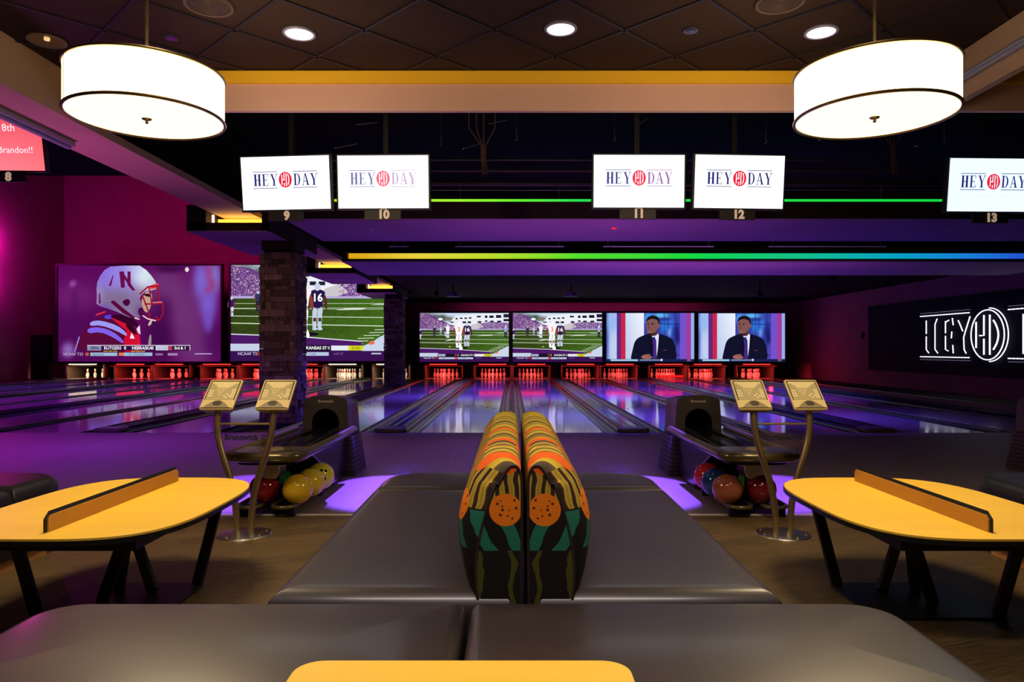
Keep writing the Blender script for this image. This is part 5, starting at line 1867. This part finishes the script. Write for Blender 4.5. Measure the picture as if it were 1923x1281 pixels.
for x0, x1, lab, side in ((-1.38, -0.135, 'near brown bench seat at lower left, across the ends of the long benches', -1), (-0.122, 1.11, 'near brown bench seat at lower right, across the ends of the long benches', 1)):
    t = thing('bench', lab, 'bench', ((x0 + x1) / 2, 1.5, 0), group='backless benches in the foreground')
    w = (x1 - x0) / 2
    bm = new(); cushion(bm, -w, w, 0, 0.635, 0.30, 0.462, (0.05, 0.03, 0.03, 0.14) if side < 0 else (0.03, 0.05, 0.14, 0.03), 0.04, 0.014)
    obj('seat_cushion', bm, M['leather'], t, smooth=True)
    bm = new(); box(bm, -w + .03, w - .03, 0.03, 0.60, 0.06, 0.305); obj('seat_base', bm, M['soft_black'], t, bevel=0.01)
    bm = new(); box(bm, -w + .06, w - .06, 0.05, 0.57, 0.0, 0.062); obj('plinth', bm, M['wood_plinth'], t)


# ------------------------------------------------------------------ tables
def sup(a, b, n, k=72, cx=0, cy=0):
    out_ = []
    for i in range(k):
        t_ = 2 * PI * i / k
        c, s = math.cos(t_), math.sin(t_)
        out_.append((cx + a * math.copysign(abs(c) ** (2 / n), c), cy + b * math.copysign(abs(s) ** (2 / n), s)))
    return out_


def lounge_table(x, mir, label):
    t = thing('lounge_table', label, 'table', (x, 3.39, 0), group='low divided tables beside the benches')
    bm = new(); prism(bm, sup(0.49, 0.655, 3.3), 0.459, 0.470)
    obj('tabletop', bm, M['table'], t, bevel=0.002)
    bm = new(); prism(bm, sup(0.493, 0.658, 3.3), 0.440, 0.4588)
    obj('edge_band', bm, M['soft_black'], t)
    bm = new(); prism(bm, [(-0.55, 0.470), (-0.55, 0.520), (-0.535, 0.535), (0.54, 0.535), (0.555, 0.520), (0.555, 0.470)], -0.011, 0.011, axis='x')
    r_ = obj('divider_rail', bm, M['rail'], t)
    bm = new(); tube(bm, [(0, -0.553, 0.471), (0, -0.553, 0.520), (0, -0.536, 0.538), (0, 0.541, 0.538), (0, 0.558, 0.520), (0, 0.558, 0.471)], 0.0125, 4, ry=0.006)
    obj('rail_edging', bm, M['soft_black'], r_)
    bm = new(); box(bm, -0.34, 0.34, -0.52, 0.50, 0.385, 0.4395)
    obj('under_frame', bm, M['soft_black'], t, bevel=0.004)
    # legs; table coordinates with +x towards the benches
    s_ = mir
    legs = (((0.37, 0.23, 0.44), (0.27, 0.20, 0.0)), ((0.30, -0.52, 0.44), (-0.08, 0.12, 0.0)), ((0.30, -0.52, 0.44), (-0.06, -0.06, 0.0)),
            ((-0.37, -0.23, 0.44), (-0.27, -0.20, 0.0)), ((-0.30, 0.52, 0.44), (0.10, 0.10, 0.0)))
    for a, b in legs:
        bm = new(); bar(bm, (a[0] * s_, a[1], a[2]), (b[0] * s_, b[1], b[2] + 0.012), 0.05, 0.03, up=(0, 1, 0))
        obj('leg', bm, M['soft_black'], t, bevel=0.004)
    bm = new(); prism(bm, rrect(-0.30, 0.30, -0.24, 0.24, 0.04, 4), 0.0, 0.012)
    obj('foot_plate', bm, M['soft_black'], t, bevel=0.003)
    return t


lounge_table(-1.855, 1, 'low yellow table with a divider rail at the left')
lounge_table(1.905, -1, 'low yellow table with a divider rail at the right')
t = thing('side_table', 'yellow square table in the foreground, cut by the bottom frame edge', 'table', (-0.09, 1.03, 0))
bm = new(); prism(bm, rrect(-0.305, 0.305, -0.30, 0.30, 0.05, 8), 0.607, 0.62); obj('tabletop', bm, M['table'], t, bevel=0.003)
bm = new(); prism(bm, rrect(-0.307, 0.307, -0.302, 0.302, 0.05, 8), 0.588, 0.6068); obj('edge_band', bm, M['soft_black'], t)
bm = new(); tube(bm, [(0, 0, 0.01), (0, 0, 0.59)], 0.035, 16); obj('pedestal', bm, M['soft_black'], t, smooth=True)
bm = new(); lathe(bm, [(0, 0.02), (0.2, 0.012), (0.21, 0), (0, 0)], seg=32); obj('base', bm, M['soft_black'], t, smooth=True)

# ------------------------------------------------------------------ neon sign on the right wall
SX = 11.9
t = thing('neon_sign', 'white neon sign with ringed monogram on a black panel, right wall', 'sign', (SX, 18.0, 0))
bm = new(); box(bm, -0.07, -0.003, 11.5 - 18, 23.7 - 18, 0.50, 2.60)
obj('backboard', bm, M['sign_face'], t)


def wy(D):
    return D - 18.0


def strokes(name, segs, r, material, parent):
    """segs in (D, z) on the wall plane"""
    bm = new()
    for s_ in segs:
        tube(bm, [(-0.115, wy(a), b) for a, b in s_], r, 8)
    return obj(name, bm, material, parent, smooth=True)


r = 0.015
zl, zh = 1.08, 2.0
strokes('letter_h', [[(20.30, zh), (20.30, 1.62)], [(20.30, 1.55), (20.30, zl + .1), (20.18, zl)], [(19.78, zh + .03), (19.88, zh - .12), (19.88, zl + .1), (19.75, zl)]], r, M['neon'], t)
strokes('letter_e', [[(19.4, zh - .05), (19.4, 1.62)], [(19.4, 1.55), (19.4, zl + .1), (19.28, zl + .06)], [(19.4, zh - .08), (19.25, zh - .03)], [(19.10, zh + .02), (19.06, zh - .17)], [(19.12, 1.66), (19.14, 1.48)], [(19.08, zl + .22), (19.06, zl)]], r, M['neon'], t)
strokes('letter_y', [[(18.85, zh - .05), (18.77, zh - .16), (18.66, 1.66)], [(18.36, zh + .03), (18.50, 1.75), (18.62, 1.5), (18.60, zl + .1), (18.52, zl)]], r, M['neon'], t)
C_ = (17.7, 1.545)
strokes('monogram_ring', [[(C_[0] + .62 * math.cos(2 * PI * k / 48), C_[1] + .62 * math.sin(2 * PI * k / 48)) for k in range(49)]], 0.014, M['neon'], t)
strokes('monogram_outer_arc', [[(C_[0] - .08 + .68 * math.cos(a), C_[1] + .66 * math.sin(a)) for a in [PI * .5 + PI * k / 24 for k in range(25)]]], 0.013, M['neon'], t)
strokes('monogram_letters', [[(18.12, 1.88), (18.12, 1.22)], [(17.82, 2.04), (17.82, 1.53), (17.98, 1.53)], [(17.82, 1.45), (17.82, 1.05)], [(17.60, 2.04), (17.60, 1.05)], [(17.47, 1.90), (17.40, 1.82), (17.34, 1.72), (17.30, 1.62), (17.29, 1.52), (17.31, 1.42), (17.35, 1.33), (17.41, 1.25), (17.47, 1.18)]], 0.019, M['neon'], t)
for nm, segs in (('letter_d', [[(16.45, zh), (16.45, zl)], [(16.2, zh), (16.0, zh - .1), (15.95, 1.5), (16.0, zl + .1), (16.2, zl)]]), ('letter_a', [[(15.2, zh), (15.5, zl)], [(15.2, zh), (14.95, zl)], [(15.38, 1.4), (15.05, 1.4)]]), ('second_letter_y', [[(14.6, zh), (14.4, 1.6), (14.4, zl)], [(14.2, zh), (14.4, 1.6)]])):
    strokes(nm, segs, r, M['neon'], t)
for z_, mm in ((2.13, 'neon_dim'), (2.21, 'neon_dim'), (0.97, 'neon_dim'), (0.89, 'neon_dim')):
    for a, b in ((20.6, 18.35), (16.95, 14.0)):
        if mm == 'neon_dim' and z_ in (2.13, 0.97):
            n = int((a - b) / 0.13)
            segs = [[(a - (a - b) * k / n, z_), (a - (a - b) * (k + .7) / n, z_)] for k in range(n)]
            strokes('dashed_rule', segs, 0.014, M['neon'], t)
        else:
            strokes('thin_rule', [[(a, z_), (b, z_)]], 0.006, M['neon_dim'], t)
bm = new(); box(bm, SX - 0.03, SX - 0.002, 24.1, 24.25, 1.55, 1.75)
tag(obj('wall_box', bm, M['black'], bevel=0.005), 'small dark box on the right wall beside the neon sign', 'wall box')
